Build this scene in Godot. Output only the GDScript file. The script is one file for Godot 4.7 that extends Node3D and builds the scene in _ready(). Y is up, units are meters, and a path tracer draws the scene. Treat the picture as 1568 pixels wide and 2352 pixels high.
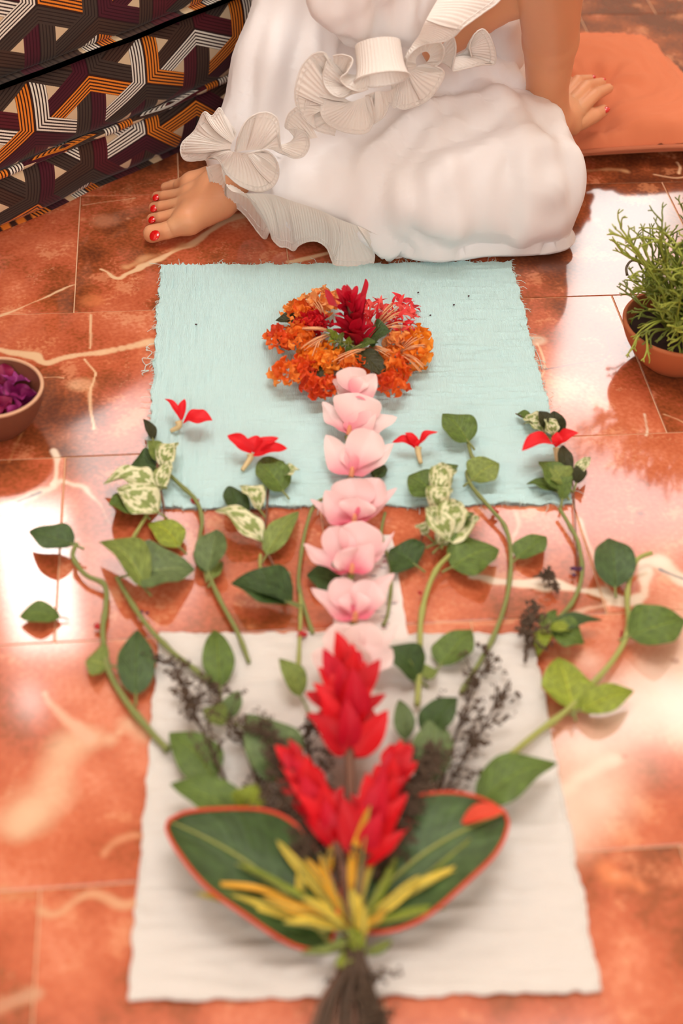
extends Node3D
# Flower altar laid out on a polished marble floor, a seated woman in a white dress behind it.

const TILE := 0.22
const LENS := 3348.6
var eye := Vector3(0.239107, 0.8573114, 1.873696)
var ahead := Vector3(0.09335101, -0.68403802, -0.72344839)
var across := Vector3(0.99461904, 0.03128125, 0.09876465)
var upward := Vector3(0.04492841, 0.72877532, -0.68327738)
var rng := RandomNumberGenerator.new()
var used := {}


# ---------------------------------------------------------------- geometry
class Shape:
	var v := PackedVector3Array()
	var uv := PackedVector2Array()
	var col := PackedColorArray()
	var idx := PackedInt32Array()

	func grid(p: PackedVector3Array, nu: int, nv: int, wrap := false, us := 1.0, vs := 1.0, cols := PackedColorArray(), u0 := 0.0, v0 := 0.0) -> void:
		var b := v.size()
		v.append_array(p)
		for j in nv:
			for i in nu:
				uv.append(Vector2(u0 + us * i / (nu if wrap else max(1, nu - 1)), v0 + vs * j / max(1, nv - 1)))
		if cols.size() == p.size():
			while col.size() < b:
				col.append(Color.WHITE)
			col.append_array(cols)
		elif col.size() > 0:
			for i in p.size():
				col.append(Color.WHITE)
		for j in nv - 1:
			for i in (nu if wrap else nu - 1):
				var a := b + j * nu + i
				var c := b + j * nu + (i + 1) % nu
				idx.append_array(PackedInt32Array([a, a + nu, c, c, a + nu, c + nu]))

	func tube(path: PackedVector3Array, radii: Array, sides := 6, us := 1.0) -> void:
		var n := path.size()
		if n < 2:
			return
		var p := PackedVector3Array()
		var t0 := (path[1] - path[0]).normalized()
		var s := t0.cross(Vector3.UP)
		if s.length() < 0.05:
			s = t0.cross(Vector3.RIGHT)
		s = s.normalized()
		for j in n:
			var t := (path[min(j + 1, n - 1)] - path[max(j - 1, 0)]).normalized()
			s = (s - t * s.dot(t)).normalized()
			var w := t.cross(s)
			var f := float(j) / (n - 1) * (radii.size() - 1)
			var k := int(min(f, radii.size() - 2)) if radii.size() > 1 else 0
			var r: float = radii[0] if radii.size() == 1 else lerpf(radii[k], radii[k + 1], f - k)
			for i in sides:
				var a := TAU * i / sides
				p.append(path[j] + (s * cos(a) + w * sin(a)) * r)
		grid(p, sides, n, true, 1.0, us)
		var b := v.size()
		v.append(path[0])
		v.append(path[n - 1])
		uv.append(Vector2.ZERO)
		uv.append(Vector2.ZERO)
		if col.size() > 0:
			col.append(Color.WHITE)
			col.append(Color.WHITE)
		var first := b - sides * n
		for i in sides:
			idx.append_array(PackedInt32Array([b, first + i, first + (i + 1) % sides]))
			idx.append_array(PackedInt32Array([b + 1, b - sides + (i + 1) % sides, b - sides + i]))

	func blob(c: Vector3, r: Vector3, basis := Basis(), nu := 10, nv := 7) -> void:
		var p := PackedVector3Array()
		for j in nv:
			var t := PI * j / (nv - 1)
			for i in nu:
				var a := TAU * i / nu
				p.append(c + basis * (Vector3(sin(t) * cos(a), cos(t), sin(t) * sin(a)) * r))
		grid(p, nu, nv, true)

	func box(lo: Vector3, hi: Vector3, bev := 0.0) -> void:
		# a box, its upper edges chamfered
		var rings := [[lo.y, 0.0], [hi.y - bev, 0.0], [hi.y, bev]]
		var p := PackedVector3Array()
		for r in rings:
			var d: float = r[1]
			p.append_array(PackedVector3Array([Vector3(lo.x + d, r[0], lo.z + d), Vector3(lo.x + d, r[0], hi.z - d), Vector3(hi.x - d, r[0], hi.z - d), Vector3(hi.x - d, r[0], lo.z + d)]))
		for j in 2:
			for i in 4:
				quad(p[j * 4 + i], p[j * 4 + 4 + i], p[j * 4 + 4 + (i + 1) % 4], p[j * 4 + (i + 1) % 4])
		quad(p[8], p[11], p[10], p[9])
		quad(p[0], p[1], p[2], p[3])

	func quad(a: Vector3, b: Vector3, c: Vector3, d: Vector3) -> void:
		var n := v.size()
		v.append_array(PackedVector3Array([a, b, c, d]))
		uv.append_array(PackedVector2Array([Vector2(a.x, a.z), Vector2(b.x, b.z), Vector2(c.x, c.z), Vector2(d.x, d.z)]))
		if col.size() > 0:
			for i in 4:
				col.append(Color.WHITE)
		idx.append_array(PackedInt32Array([n, n + 1, n + 2, n, n + 2, n + 3]))

	func normals() -> PackedVector3Array:
		var n := PackedVector3Array()
		n.resize(v.size())
		for t in range(0, idx.size(), 3):
			var a := idx[t]
			var b := idx[t + 1]
			var c := idx[t + 2]
			var f := (v[c] - v[a]).cross(v[b] - v[a])
			n[a] += f
			n[b] += f
			n[c] += f
		for i in n.size():
			n[i] = n[i].normalized() if n[i].length_squared() > 1e-24 else Vector3.UP
		return n

	func mesh(m: Material) -> ArrayMesh:
		var arr := []
		arr.resize(Mesh.ARRAY_MAX)
		arr[Mesh.ARRAY_VERTEX] = v
		arr[Mesh.ARRAY_NORMAL] = normals()
		arr[Mesh.ARRAY_TEX_UV] = uv
		if col.size() == v.size():
			arr[Mesh.ARRAY_COLOR] = col
		arr[Mesh.ARRAY_INDEX] = idx
		var am := ArrayMesh.new()
		am.add_surface_from_arrays(Mesh.PRIMITIVE_TRIANGLES, arr)
		am.surface_set_material(0, m)
		return am


func ray(px: float, py: float) -> Vector3:
	return ahead + across * ((px - 784.0) / LENS) - upward * ((py - 1176.0) / LENS)


# the point at height h of the room that the photograph shows at pixel (px, py)
func at(px: float, py: float, h := 0.0) -> Vector3:
	var d := ray(px, py)
	return eye + d * ((h - eye.y) / d.y)


func spline(pts: Array, n: int) -> PackedVector3Array:
	var out := PackedVector3Array()
	var m := pts.size()
	for k in n:
		var f := float(k) / (n - 1) * (m - 1)
		var i := int(min(f, m - 2))
		var t := f - i
		var p0: Vector3 = pts[max(i - 1, 0)]
		var p1: Vector3 = pts[i]
		var p2: Vector3 = pts[i + 1]
		var p3: Vector3 = pts[min(i + 2, m - 1)]
		out.append(p1.cubic_interpolate(p2, p0, p3, t))
	return out


func trail(list: Array, n: int) -> PackedVector3Array:
	var pts := []
	for p in list:
		pts.append(at(p[0], p[1], p[2]))
	return spline(pts, n)


# tapered capsules joined with a smooth minimum, meshed as surface nets
func nets(s: Shape, bones: Array, cell: float, k: float, floor_y := -1.0) -> void:
	var lo := Vector3(1e9, 1e9, 1e9)
	var hi := -lo
	for b in bones:
		for e in 2:
			var r := Vector3.ONE * (float(b[2 + e]) + 2.0 * cell + 0.3 * k)
			lo = lo.min(b[e] - r)
			hi = hi.max(b[e] + r)
	if floor_y >= 0.0:
		lo.y = floor_y - 2.0 * cell
	var nx := int((hi.x - lo.x) / cell) + 2
	var ny := int((hi.y - lo.y) / cell) + 2
	var nz := int((hi.z - lo.z) / cell) + 2
	var f := PackedFloat32Array()
	f.resize(nx * ny * nz)
	f.fill(1.0)
	for b in bones:
		var a: Vector3 = b[0]
		var ba: Vector3 = b[1] - a
		var ra: float = b[2]
		var rb: float = b[3]
		var bb := maxf(ba.length_squared(), 1e-9)
		var m := Vector3.ONE * (maxf(ra, rb) + k + 2.0 * cell)
		var l: Vector3 = (a.min(b[1]) - m - lo) / cell
		var h: Vector3 = (a.max(b[1]) + m - lo) / cell
		for z in range(max(0, int(l.z)), min(nz, int(h.z) + 2)):
			for y in range(max(0, int(l.y)), min(ny, int(h.y) + 2)):
				var row := (z * ny + y) * nx
				var pz := lo.z + z * cell - a.z
				var py := lo.y + y * cell - a.y
				for x in range(max(0, int(l.x)), min(nx, int(h.x) + 2)):
					var p := Vector3(lo.x + x * cell - a.x, py, pz)
					var t := clampf(p.dot(ba) / bb, 0.0, 1.0)
					var d := (p - ba * t).length() - (ra + (rb - ra) * t)
					var o := f[row + x]
					var q := k - absf(o - d)
					f[row + x] = minf(o, d) - (q * q / (4.0 * k) if q > 0.0 else 0.0)
	if floor_y >= 0.0:
		for z in nz:
			for y in ny:
				var under := floor_y - (lo.y + y * cell)
				if under > -3.0 * cell:
					var row := (z * ny + y) * nx
					for x in nx:
						f[row + x] = maxf(f[row + x], under)
	var at_cell := {}
	var off := [0, 1, nx, nx + 1, nx * ny, nx * ny + 1, nx * ny + nx, nx * ny + nx + 1]
	var edges := [[0, 1], [2, 3], [4, 5], [6, 7], [0, 2], [1, 3], [4, 6], [5, 7], [0, 4], [1, 5], [2, 6], [3, 7]]
	for z in nz - 1:
		for y in ny - 1:
			var row := (z * ny + y) * nx
			for x in nx - 1:
				var i := row + x
				var f0 := f[i]
				if f0 > 2.0 * cell or f0 < -2.0 * cell:
					continue
				var inside := 0
				for c in 8:
					if f[i + off[c]] < 0.0:
						inside += 1
				if inside == 0 or inside == 8:
					continue
				var sum := Vector3.ZERO
				var n := 0
				for e in edges:
					var va := f[i + off[e[0]]]
					var vb := f[i + off[e[1]]]
					if (va < 0.0) != (vb < 0.0):
						var t := va / (va - vb)
						var pa := Vector3(e[0] & 1, (e[0] >> 1) & 1, e[0] >> 2)
						var pb := Vector3(e[1] & 1, (e[1] >> 1) & 1, e[1] >> 2)
						sum += pa + (pb - pa) * t
						n += 1
				at_cell[i] = s.v.size()
				s.v.append(lo + (Vector3(x, y, z) + sum / n) * cell)
				s.uv.append(Vector2.ZERO)
				if s.col.size() > 0:
					s.col.append(Color.WHITE)
	var step := [1, nx, nx * ny]
	for i in at_cell:
		for ax in 3:
			var in0: bool = f[i] < 0.0
			if in0 == (f[i + step[ax]] < 0.0):
				continue
			var u: int = step[(ax + 1) % 3]
			var w: int = step[(ax + 2) % 3]
			if not (at_cell.has(i - u) and at_cell.has(i - w) and at_cell.has(i - u - w)):
				continue
			var q := [at_cell[i - u - w], at_cell[i - w], at_cell[i], at_cell[i - u]]
			if in0:
				s.idx.append_array(PackedInt32Array([q[0], q[2], q[1], q[0], q[3], q[2]]))
			else:
				s.idx.append_array(PackedInt32Array([q[0], q[1], q[2], q[0], q[2], q[3]]))


# ---------------------------------------------------------------- nodes
func numbered(called: String) -> String:
	var n: int = used.get(called, -1) + 1
	used[called] = n
	return called if n == 0 else "%s_%03d" % [called, n]


func tag(o: Node3D, label: String, category: String, group := "", kind := "") -> Node3D:
	o.set_meta("label", label)
	if category:
		o.set_meta("category", category)
	if group:
		o.set_meta("group", group)
	if kind:
		o.set_meta("kind", kind)
	return o


func thing(called: String, label: String, category: String, group := "") -> Node3D:
	var o := Node3D.new()
	o.name = numbered(called)
	add_child(o, true)
	return tag(o, label, category, group)


func obj(called: String, s: Shape, m: Material, parent: Node3D = null) -> MeshInstance3D:
	var o := MeshInstance3D.new()
	o.mesh = s.mesh(m)
	o.cast_shadow = GeometryInstance3D.SHADOW_CASTING_SETTING_ON
	if parent == null:
		o.name = numbered(called)
		add_child(o, true)
	else:
		o.name = called
		var k := 0
		while parent.has_node(NodePath(String(o.name))):
			k += 1
			o.name = "%s_%03d" % [called, k]
		parent.add_child(o, true)
	return o


func struct(called: String, s: Shape, m: Material, label: String, category := "") -> MeshInstance3D:
	var o := obj(called, s, m)
	tag(o, label, category if category else called.get_slice("_", 0), "", "structure")
	return o


func rgb(r: float, g: float, b: float) -> Color:
	return Color(r / 255.0, g / 255.0, b / 255.0)


func mat(c: Color, rough := 0.8, spec := 0.5) -> StandardMaterial3D:
	var m := StandardMaterial3D.new()
	m.albedo_color = c
	m.roughness = rough
	m.metallic_specular = spec
	m.cull_mode = BaseMaterial3D.CULL_DISABLED
	return m


func noise(freq: float, seed_: int, octaves := 4, kind := FastNoiseLite.TYPE_SIMPLEX_SMOOTH) -> FastNoiseLite:
	var n := FastNoiseLite.new()
	n.noise_type = kind
	n.frequency = freq
	n.seed = seed_
	n.fractal_octaves = octaves
	return n


func tex(im: Image) -> ImageTexture:
	return ImageTexture.create_from_image(im)


# ---------------------------------------------------------------- light and room
func pane_light(called: String, where: Vector3, size: Vector2, towards: Vector3, radiance: float, c: Color) -> void:
	var l := AreaLight3D.new()
	l.name = called
	l.area_size = size
	l.area_normalize_energy = false
	l.light_energy = radiance / PI
	l.light_color = c
	l.area_range = 14.0
	l.area_attenuation = 2.0
	l.shadow_enabled = true
	add_child(l, true)
	l.look_at_from_position(where, where + towards, Vector3.UP if absf(towards.y) < 0.9 else Vector3.FORWARD)


func camera_and_light() -> void:
	var cam := Camera3D.new()
	cam.name = "camera"
	add_child(cam, true)
	cam.transform = Transform3D(Basis(across, upward, -ahead), eye)
	cam.near = 0.05
	cam.far = 60.0
	var ph := CameraAttributesPhysical.new()
	ph.frustum_focal_length = 12.0 / (1176.0 / LENS)
	ph.exposure_aperture = 2.3
	ph.frustum_focus_distance = 1.5
	ph.frustum_near = 0.05
	ph.frustum_far = 60.0
	cam.attributes = ph
	cam.fov = rad_to_deg(2.0 * atan(1176.0 / LENS))
	cam.current = true
	var sm := ProceduralSkyMaterial.new()
	sm.sky_top_color = rgb(228, 228, 226)
	sm.sky_horizon_color = rgb(245, 242, 236)
	sm.ground_bottom_color = rgb(150, 150, 140)
	sm.ground_horizon_color = rgb(220, 225, 225)
	sm.sky_energy_multiplier = 2.0
	sm.ground_energy_multiplier = 2.0
	var sky := Sky.new()
	sky.sky_material = sm
	var env := Environment.new()
	env.background_mode = Environment.BG_SKY
	env.sky = sky
	env.tonemap_mode = Environment.TONE_MAPPER_LINEAR
	env.tonemap_exposure = 1.04
	env.sdfgi_enabled = true
	env.ssao_enabled = true
	env.ssil_enabled = true
	var we := WorldEnvironment.new()
	we.name = "world"
	we.environment = env
	add_child(we, true)
	for w in panes:
		var c := Vector3((w[0] + w[1]) / 2, (w[2] + w[3]) / 2, -2.48)
		pane_light("window_light", c, Vector2(w[1] - w[0], w[3] - w[2]), Vector3.BACK, w[4], Color(1.0, 0.96, 0.925))
	pane_light("added_overhead_fill", Vector3(0.4, 5.48, 0.0), Vector2(3.2, 2.6), Vector3.DOWN, 3.1, Color(1.0, 0.965, 0.935))  # added overhead source for the main soft fill
	pane_light("added_front_fill", Vector3(0.3, 2.4, 4.18), Vector2(3.0, 2.2), Vector3.FORWARD, 0.18, Color(1.0, 0.91, 0.82))  # added source behind the camera, lifts the faces turned to it


# openings of the back wall: x from, x to, y from, y to, brightness of the daylight in them
var panes := [[1.6, 2.0, 1.74, 2.95, 5.2], [1.4, 2.5, 3.02, 3.75, 2.4], [-0.62, -0.32, 3.15, 4.0, 22.0], [-0.26, 0.2, 2.6, 3.95, 2.3], [1.8, 2.9, 4.5, 5.3, 1.8], [-0.64, -0.54, 4.25, 4.45, 18.0]]


func cut_wall(called: String, lo: Vector3, hi: Vector3, holes: Array, m: Material, label: String) -> void:
	var w := CSGCombiner3D.new()
	w.name = called
	var parts := [[lo, hi, CSGShape3D.OPERATION_UNION]]
	for h in holes:
		parts.append([h[0], h[1], CSGShape3D.OPERATION_SUBTRACTION])
	for p in parts:
		var b := CSGBox3D.new()
		b.name = "block" if p[2] == CSGShape3D.OPERATION_UNION else "opening"
		b.size = p[1] - p[0]
		b.position = (p[0] + p[1]) / 2
		b.operation = p[2]
		b.material = m
		w.add_child(b, true)
	add_child(w, true)
	tag(w, label, called.get_slice("_", 0), "", "structure")


func room() -> void:
	var plaster := mat(rgb(226, 214, 198), 0.9)
	var holes := []
	for w in panes:
		holes.append([Vector3(w[0], w[2], -2.9), Vector3(w[1], w[3], -2.3)])
	cut_wall("wall_back", Vector3(-2.7, 0, -2.7), Vector3(3.4, 5.7, -2.5), holes, plaster, "plastered back wall with tall window openings behind the seated woman")
	cut_wall("wall_front", Vector3(-2.7, 0, 4.2), Vector3(3.4, 5.7, 4.4), [[Vector3(-1.2, 1.3, 4.0), Vector3(1.8, 3.5, 4.6)]], plaster, "plastered front wall with one wide opening added for fill light")  # unseen opening, put in for the front fill
	cut_wall("wall_left", Vector3(-2.7, 0, -2.5), Vector3(-2.5, 5.7, 4.2), [], plaster, "plain plastered wall on the left of the room")
	cut_wall("wall_right", Vector3(3.2, 0, -2.5), Vector3(3.4, 5.7, 4.2), [], plaster, "plain plastered wall on the right of the room")
	cut_wall("ceiling", Vector3(-2.5, 5.5, -2.5), Vector3(3.2, 5.7, 4.2), [[Vector3(-1.2, 5.3, -1.3), Vector3(2.0, 5.9, 1.3)]], plaster, "plastered ceiling with a large square opening added for soft overhead light")  # the opening is added to let the overhead fill in


# ---------------------------------------------------------------- floor
const FX := -0.5
const FZ := -0.55
const FW := 1.85
const FD := 2.2
const IW := 1400
const IH := 1665
var pix := PackedByteArray()


func joint_x(k: int, n: int) -> float:
	return TILE * (n + (0.538 if posmod(k, 2) == 0 else 0.03))


func stain(px: float, py: float, r: float, c: Color, a: float, soft := 0.5, aspect := 1.0) -> void:
	var p := at(px, py)
	stain_at((p.x - FX) / FW * IW, (p.z - FZ) / FD * IH, r, c, a, soft, aspect)


func stain_at(cx: float, cy: float, r: float, c: Color, a: float, soft: float, aspect := 1.0) -> void:
	for y in range(max(0, int(cy - r)), min(IH, int(cy + r) + 2)):
		for x in range(max(0, int(cx - r * aspect)), min(IW, int(cx + r * aspect) + 2)):
			var d := Vector2((x - cx) / aspect, y - cy).length() / r
			if d < 1.0:
				var k := a * clampf((1.0 - d) / soft, 0.0, 1.0)
				var i := (y * IW + x) * 3
				pix[i] = int(lerpf(pix[i], c.r8, k))
				pix[i + 1] = int(lerpf(pix[i + 1], c.g8, k))
				pix[i + 2] = int(lerpf(pix[i + 2], c.b8, k))


# a vein of the marble, given by the places where the photograph shows it
func vein(list: Array, w0: float, w1: float, c: Color, a := 0.9, soft := 0.5, rough_edge := 0.35) -> void:
	var pts := []
	for p in list:
		var q := at(p[0], p[1])
		pts.append(Vector3((q.x - FX) / FW * IW, (q.z - FZ) / FD * IH, 0))
	var n := 0.0
	for i in pts.size() - 1:
		n += (pts[i + 1] - pts[i]).length()
	var steps := int(n / maxf(0.6, minf(w0, w1) * 0.35)) + 2
	var line := spline(pts, steps)
	var wob := noise(0.025, 5 + list.size() + int(list[0][0]), 3)
	for i in steps:
		var t := float(i) / (steps - 1)
		var s := n * t
		var w := lerpf(w0, w1, t) * (1.0 + rough_edge * 1.6 * wob.get_noise_1d(s))
		stain_at(line[i].x + rough_edge * w * wob.get_noise_1d(s + 999.0), line[i].y + rough_edge * w * wob.get_noise_1d(s + 555.0), maxf(0.7, w * 0.5), c, a, soft)


func marble() -> ImageTexture:
	var N := 512
	var a := noise(0.008, 11, 5).get_seamless_image(N, N).get_data()
	var b := noise(0.018, 23, 5).get_seamless_image(N, N).get_data()
	var g := noise(0.006, 37, 4).get_seamless_image(N, N).get_data()
	var h := noise(0.12, 41, 3).get_seamless_image(N, N).get_data()
	var ramp := Gradient.new()
	ramp.offsets = PackedFloat32Array([0.0, 0.25, 0.42, 0.6, 0.78, 1.0])
	ramp.colors = PackedColorArray([rgb(100, 52, 32), rgb(146, 76, 42), rgb(184, 92, 60), rgb(200, 109, 75), rgb(214, 130, 98), rgb(224, 158, 120)])
	var lut := PackedByteArray()
	for i in 256:
		var c := ramp.sample(i / 255.0)
		lut.append_array(PackedByteArray([c.r8, c.g8, c.b8]))
	pix.resize(IW * IH * 3)
	for y in IH:
		var z := FZ + FD * (y + 0.5) / IH
		var k := int(floor(z / TILE))
		var x := 0
		while x < IW:
			var wx := FX + FW * (x + 0.5) / IW
			var n := int(floor(wx / TILE - (0.538 if posmod(k, 2) == 0 else 0.03)))
			var stop: int = min(IW, int((joint_x(k, n + 1) - FX) / FW * IW - 0.5) + 1)
			var hash_ := posmod(k * 7919 + n * 104729, 65536)
			var ox := hash_ & 511
			var oy := (hash_ >> 4) & 511
			var tone_and_shade: int = ((hash_ >> 3) & 31) - 16 - [56, 56, 40, 30, 18, 2, -8, 12, 14, 10][clampi(k + 1, 0, 9)]  # random tile tone; sofa shade and vignetting painted in row by row
			var row := ((y + oy) & 511) * N
			var row2 := ((y * 2 + ox) & 511) * N
			if stop <= x:
				stop = x + 1
			for xx in range(x, stop):
				var q := (xx + ox) & 511
				var va := a[row + q]
				var vb := b[row + q]
				var vg := g[row + ((xx + oy) & 511)]
				var vh := h[row2 + ((xx * 2 + ox) & 511)]
				var v := (va * 5 + vb * 4 + vh * 3 + vg * 3) / 15 + tone_and_shade
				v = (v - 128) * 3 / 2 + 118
				v = 0 if v < 0 else (255 if v > 255 else v)
				var o := (y * IW + xx) * 3
				var l := v * 3
				var lr := lut[l]
				var lg := lut[l + 1]
				var lb := lut[l + 2]
				var pale := vb - 178 + (vh - 128) / 3
				if pale > 0:
					pale = min(pale * 2, 70)
					lr += (228 - lr) * pale / 180
					lg += (168 - lg) * pale / 180
					lb += (124 - lb) * pale / 180
				var thin := absi(va - 128 + (vh - 128) / 10)
				if thin < 2 and vg > 140:
					lr += (226 - lr) / 3
					lg += (176 - lg) / 3
					lb += (138 - lb) / 3
				pix[o] = lr
				pix[o + 1] = lg
				pix[o + 2] = lb
			x = stop
	var cream := rgb(228, 190, 150)
	var pale := rgb(226, 205, 182)
	vein([[-40, 796], [0, 803], [60, 815], [82, 822], [110, 833], [170, 815], [240, 803], [345, 788]], 9, 10, cream)
	vein([[206, 722], [207, 760], [205, 800]], 2.5, 2, cream, 0.6)
	vein([[192, 824], [215, 852], [214, 870], [207, 900], [209, 950], [213, 985]], 2.5, 3, cream, 0.7)
	vein([[100, 866], [130, 866], [145, 868]], 2, 2, cream, 0.5)
	stain(185, 882, 10, cream, 0.55, 0.5, 1.3)
	vein([[228, 617], [248, 626], [264, 637], [300, 622], [330, 608], [372, 590], [420, 566], [470, 534], [520, 508], [560, 492]], 3, 9, cream, 0.8, 0.6, 0.6)
	vein([[290, 615], [320, 601], [345, 590], [380, 572], [425, 558]], 12, 9, rgb(214, 158, 112), 0.55, 0.8, 0.7)
	vein([[188, 471], [250, 462], [310, 454]], 1.5, 2, cream, 0.5)
	vein([[-20, 730], [40, 708], [100, 682], [135, 666], [172, 652]], 4, 2.5, cream, 0.8, 0.6, 0.5)
	stain(238, 506, 14, rgb(205, 140, 110), 0.6, 0.6, 1.1)
	stain(209, 690, 11, rgb(214, 128, 80), 0.6, 0.5, 1.1)
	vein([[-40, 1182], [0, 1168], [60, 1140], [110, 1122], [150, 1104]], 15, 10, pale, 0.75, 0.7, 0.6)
	vein([[118, 1032], [126, 1062], [128, 1096], [120, 1112]], 6, 5, pale, 0.85, 0.6, 0.5)
	vein([[40, 1150], [65, 1141], [90, 1130]], 4, 4, rgb(110, 88, 82), 0.8, 0.6, 0.4)
	vein([[152, 1108], [190, 1120], [206, 1140], [232, 1168], [250, 1200]], 6, 3, pale, 0.45, 0.9, 0.7)
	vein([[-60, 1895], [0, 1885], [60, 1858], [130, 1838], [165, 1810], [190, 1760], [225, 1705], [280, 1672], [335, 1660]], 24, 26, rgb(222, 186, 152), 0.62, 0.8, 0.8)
	vein([[100, 1590], [130, 1630], [165, 1672], [210, 1700]], 5, 10, rgb(226, 170, 140), 0.7, 0.8, 0.4)
	vein([[90, 2092], [112, 2096], [150, 2082], [178, 2062], [205, 2052], [240, 2062], [275, 2074], [310, 2070]], 8, 7, rgb(214, 160, 122), 0.8, 0.7, 0.4)
	vein([[240, 1960], [262, 1936], [300, 1920], [330, 1918]], 6, 6, rgb(214, 150, 112), 0.6, 0.8, 0.4)
	vein([[-30, 2330], [20, 2312], [60, 2300], [85, 2290]], 12, 8, rgb(200, 150, 120), 0.6, 0.8, 0.4)
	vein([[0, 2040], [45, 2052], [80, 2054]], 10, 10, rgb(200, 140, 96), 0.4, 0.9, 0.5)
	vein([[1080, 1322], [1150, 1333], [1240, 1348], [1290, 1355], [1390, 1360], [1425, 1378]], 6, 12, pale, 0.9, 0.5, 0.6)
	vein([[1328, 1190], [1345, 1235], [1372, 1300], [1398, 1362]], 4, 3, rgb(226, 170, 140), 0.7)
	vein([[1382, 1356], [1410, 1378], [1440, 1382], [1470, 1370]], 12, 8, pale, 0.8, 0.6, 0.6)
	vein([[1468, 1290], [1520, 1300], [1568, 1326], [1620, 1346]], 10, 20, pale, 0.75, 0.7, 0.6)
	vein([[1470, 1300], [1475, 1330], [1480, 1362], [1462, 1385]], 9, 12, pale, 0.8, 0.6, 0.6)
	vein([[1512, 1307], [1535, 1317], [1566, 1328]], 3.5, 3, rgb(120, 110, 105), 0.8)
	vein([[1250, 1425], [1300, 1418], [1360, 1398], [1400, 1390]], 6, 9, pale, 0.5, 0.8, 0.7)
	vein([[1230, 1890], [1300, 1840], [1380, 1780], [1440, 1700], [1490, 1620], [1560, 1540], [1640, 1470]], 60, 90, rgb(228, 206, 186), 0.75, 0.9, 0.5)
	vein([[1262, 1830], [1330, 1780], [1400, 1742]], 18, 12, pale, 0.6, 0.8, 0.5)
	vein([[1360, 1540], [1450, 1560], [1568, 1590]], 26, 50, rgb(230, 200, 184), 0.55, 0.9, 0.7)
	vein([[1390, 1990], [1420, 2020], [1480, 2040]], 14, 10, rgb(222, 130, 84), 0.6, 0.9, 0.6)
	vein([[1232, 788], [1246, 820], [1248, 848], [1236, 868]], 2.5, 2, cream, 0.7)
	vein([[1248, 848], [1290, 840], [1340, 832], [1378, 826], [1398, 806], [1395, 785]], 1.6, 1.6, rgb(120, 64, 50), 0.6)
	vein([[1395, 785], [1392, 772], [1410, 758], [1425, 748]], 1.6, 1.4, rgb(120, 64, 50), 0.6)
	stain(1226, 781, 8, pale, 0.7, 0.4, 1.4)
	vein([[658, 602], [690, 590], [730, 583], [768, 578]], 6, 8, cream, 0.85, 0.5, 0.6)
	vein([[1500, 400], [1548, 408], [1580, 404]], 3, 4, cream, 0.6)
	vein([[1552, 372], [1560, 385], [1556, 398]], 3, 3, cream, 0.7)
	vein([[1340, 392], [1400, 388], [1440, 394]], 9, 6, rgb(214, 166, 118), 0.5, 0.9, 0.6)
	vein([[1478, 950], [1483, 985], [1480, 1000]], 3, 2.5, pale, 0.6)
	vein([[1522, 950], [1560, 966], [1590, 985]], 2, 2, cream, 0.5)
	vein([[1080, 1000], [1180, 1180], [1176, 1240], [1180, 1300]], 5, 3, rgb(228, 170, 140), 0.5, 0.9, 0.5)
	vein([[1000, 1428], [1085, 1432], [1180, 1426]], 4, 4, rgb(230, 170, 130), 0.5, 0.9, 0.4)
	vein([[20, 1060], [40, 1010], [52, 985]], 3, 3, rgb(196, 128, 82), 0.6)
	for i in 260:
		var p := Vector2(rng.randf() * IW, rng.randf() * IH)
		stain_at(p.x, p.y, rng.randf_range(1.0, 4.5), rgb(226, 170, 128) if rng.randf() < 0.75 else rgb(92, 40, 24), rng.randf_range(0.25, 0.65), 0.7, rng.randf_range(0.7, 2.0))
	return tex(Image.create_from_data(IW, IH, false, Image.FORMAT_RGB8, pix))


func floor_tiles() -> void:
	var stone := mat(Color.WHITE, 0.09, 0.6)
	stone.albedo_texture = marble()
	var hn := noise(0.02, 71, 4)
	stone.heightmap_enabled = true
	stone.heightmap_texture = tex(hn.get_seamless_image(256, 256))
	stone.heightmap_scale = 0.012
	var bed := Node3D.new()
	bed.name = "floor"
	add_child(bed, true)
	tag(bed, "polished orange brown marble floor laid in square tiles", "floor", "", "structure")
	var grout := Shape.new()
	grout.box(Vector3(FX - 0.02, -0.06, FZ - 0.02), Vector3(FX + FW + 0.02, -0.0009, FZ + FD + 0.02))
	obj("grout", grout, mat(rgb(216, 170, 132), 0.8), bed)
	var plain := mat(rgb(180, 90, 46), 0.07, 0.6)
	var rim := Shape.new()
	rim.box(Vector3(-2.7, -0.06, -2.7), Vector3(FX, 0, 4.4))
	rim.box(Vector3(FX + FW, -0.06, -2.7), Vector3(3.4, 0, 4.4))
	rim.box(Vector3(FX, -0.06, -2.7), Vector3(FX + FW, 0, FZ))
	rim.box(Vector3(FX, -0.06, FZ + FD), Vector3(FX + FW, 0, 4.4))
	obj("outer_paving", rim, plain, bed)
	for k in range(int(floor(FZ / TILE)), int(ceil((FZ + FD) / TILE))):
		for n in range(-4, 9):
			var x0 := maxf(joint_x(k, n), FX) + 0.0006
			var x1 := minf(joint_x(k, n + 1), FX + FW) - 0.0006
			var z0 := maxf(k * TILE, FZ) + 0.0006
			var z1 := minf((k + 1) * TILE, FZ + FD) - 0.0006
			if x1 - x0 < 0.004 or z1 - z0 < 0.004:
				continue
			var s := Shape.new()
			s.box(Vector3(x0, -0.012, z0), Vector3(x1, 0, z1), 0.0005)
			for i in s.v.size():
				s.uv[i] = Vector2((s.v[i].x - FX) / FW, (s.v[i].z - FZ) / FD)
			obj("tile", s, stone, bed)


func pixel(p: Vector3) -> Vector2:
	var v := p - eye
	var z := v.dot(ahead)
	return Vector2(784.0 + LENS * v.dot(across) / z, 1176.0 - LENS * v.dot(upward) / z)


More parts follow.
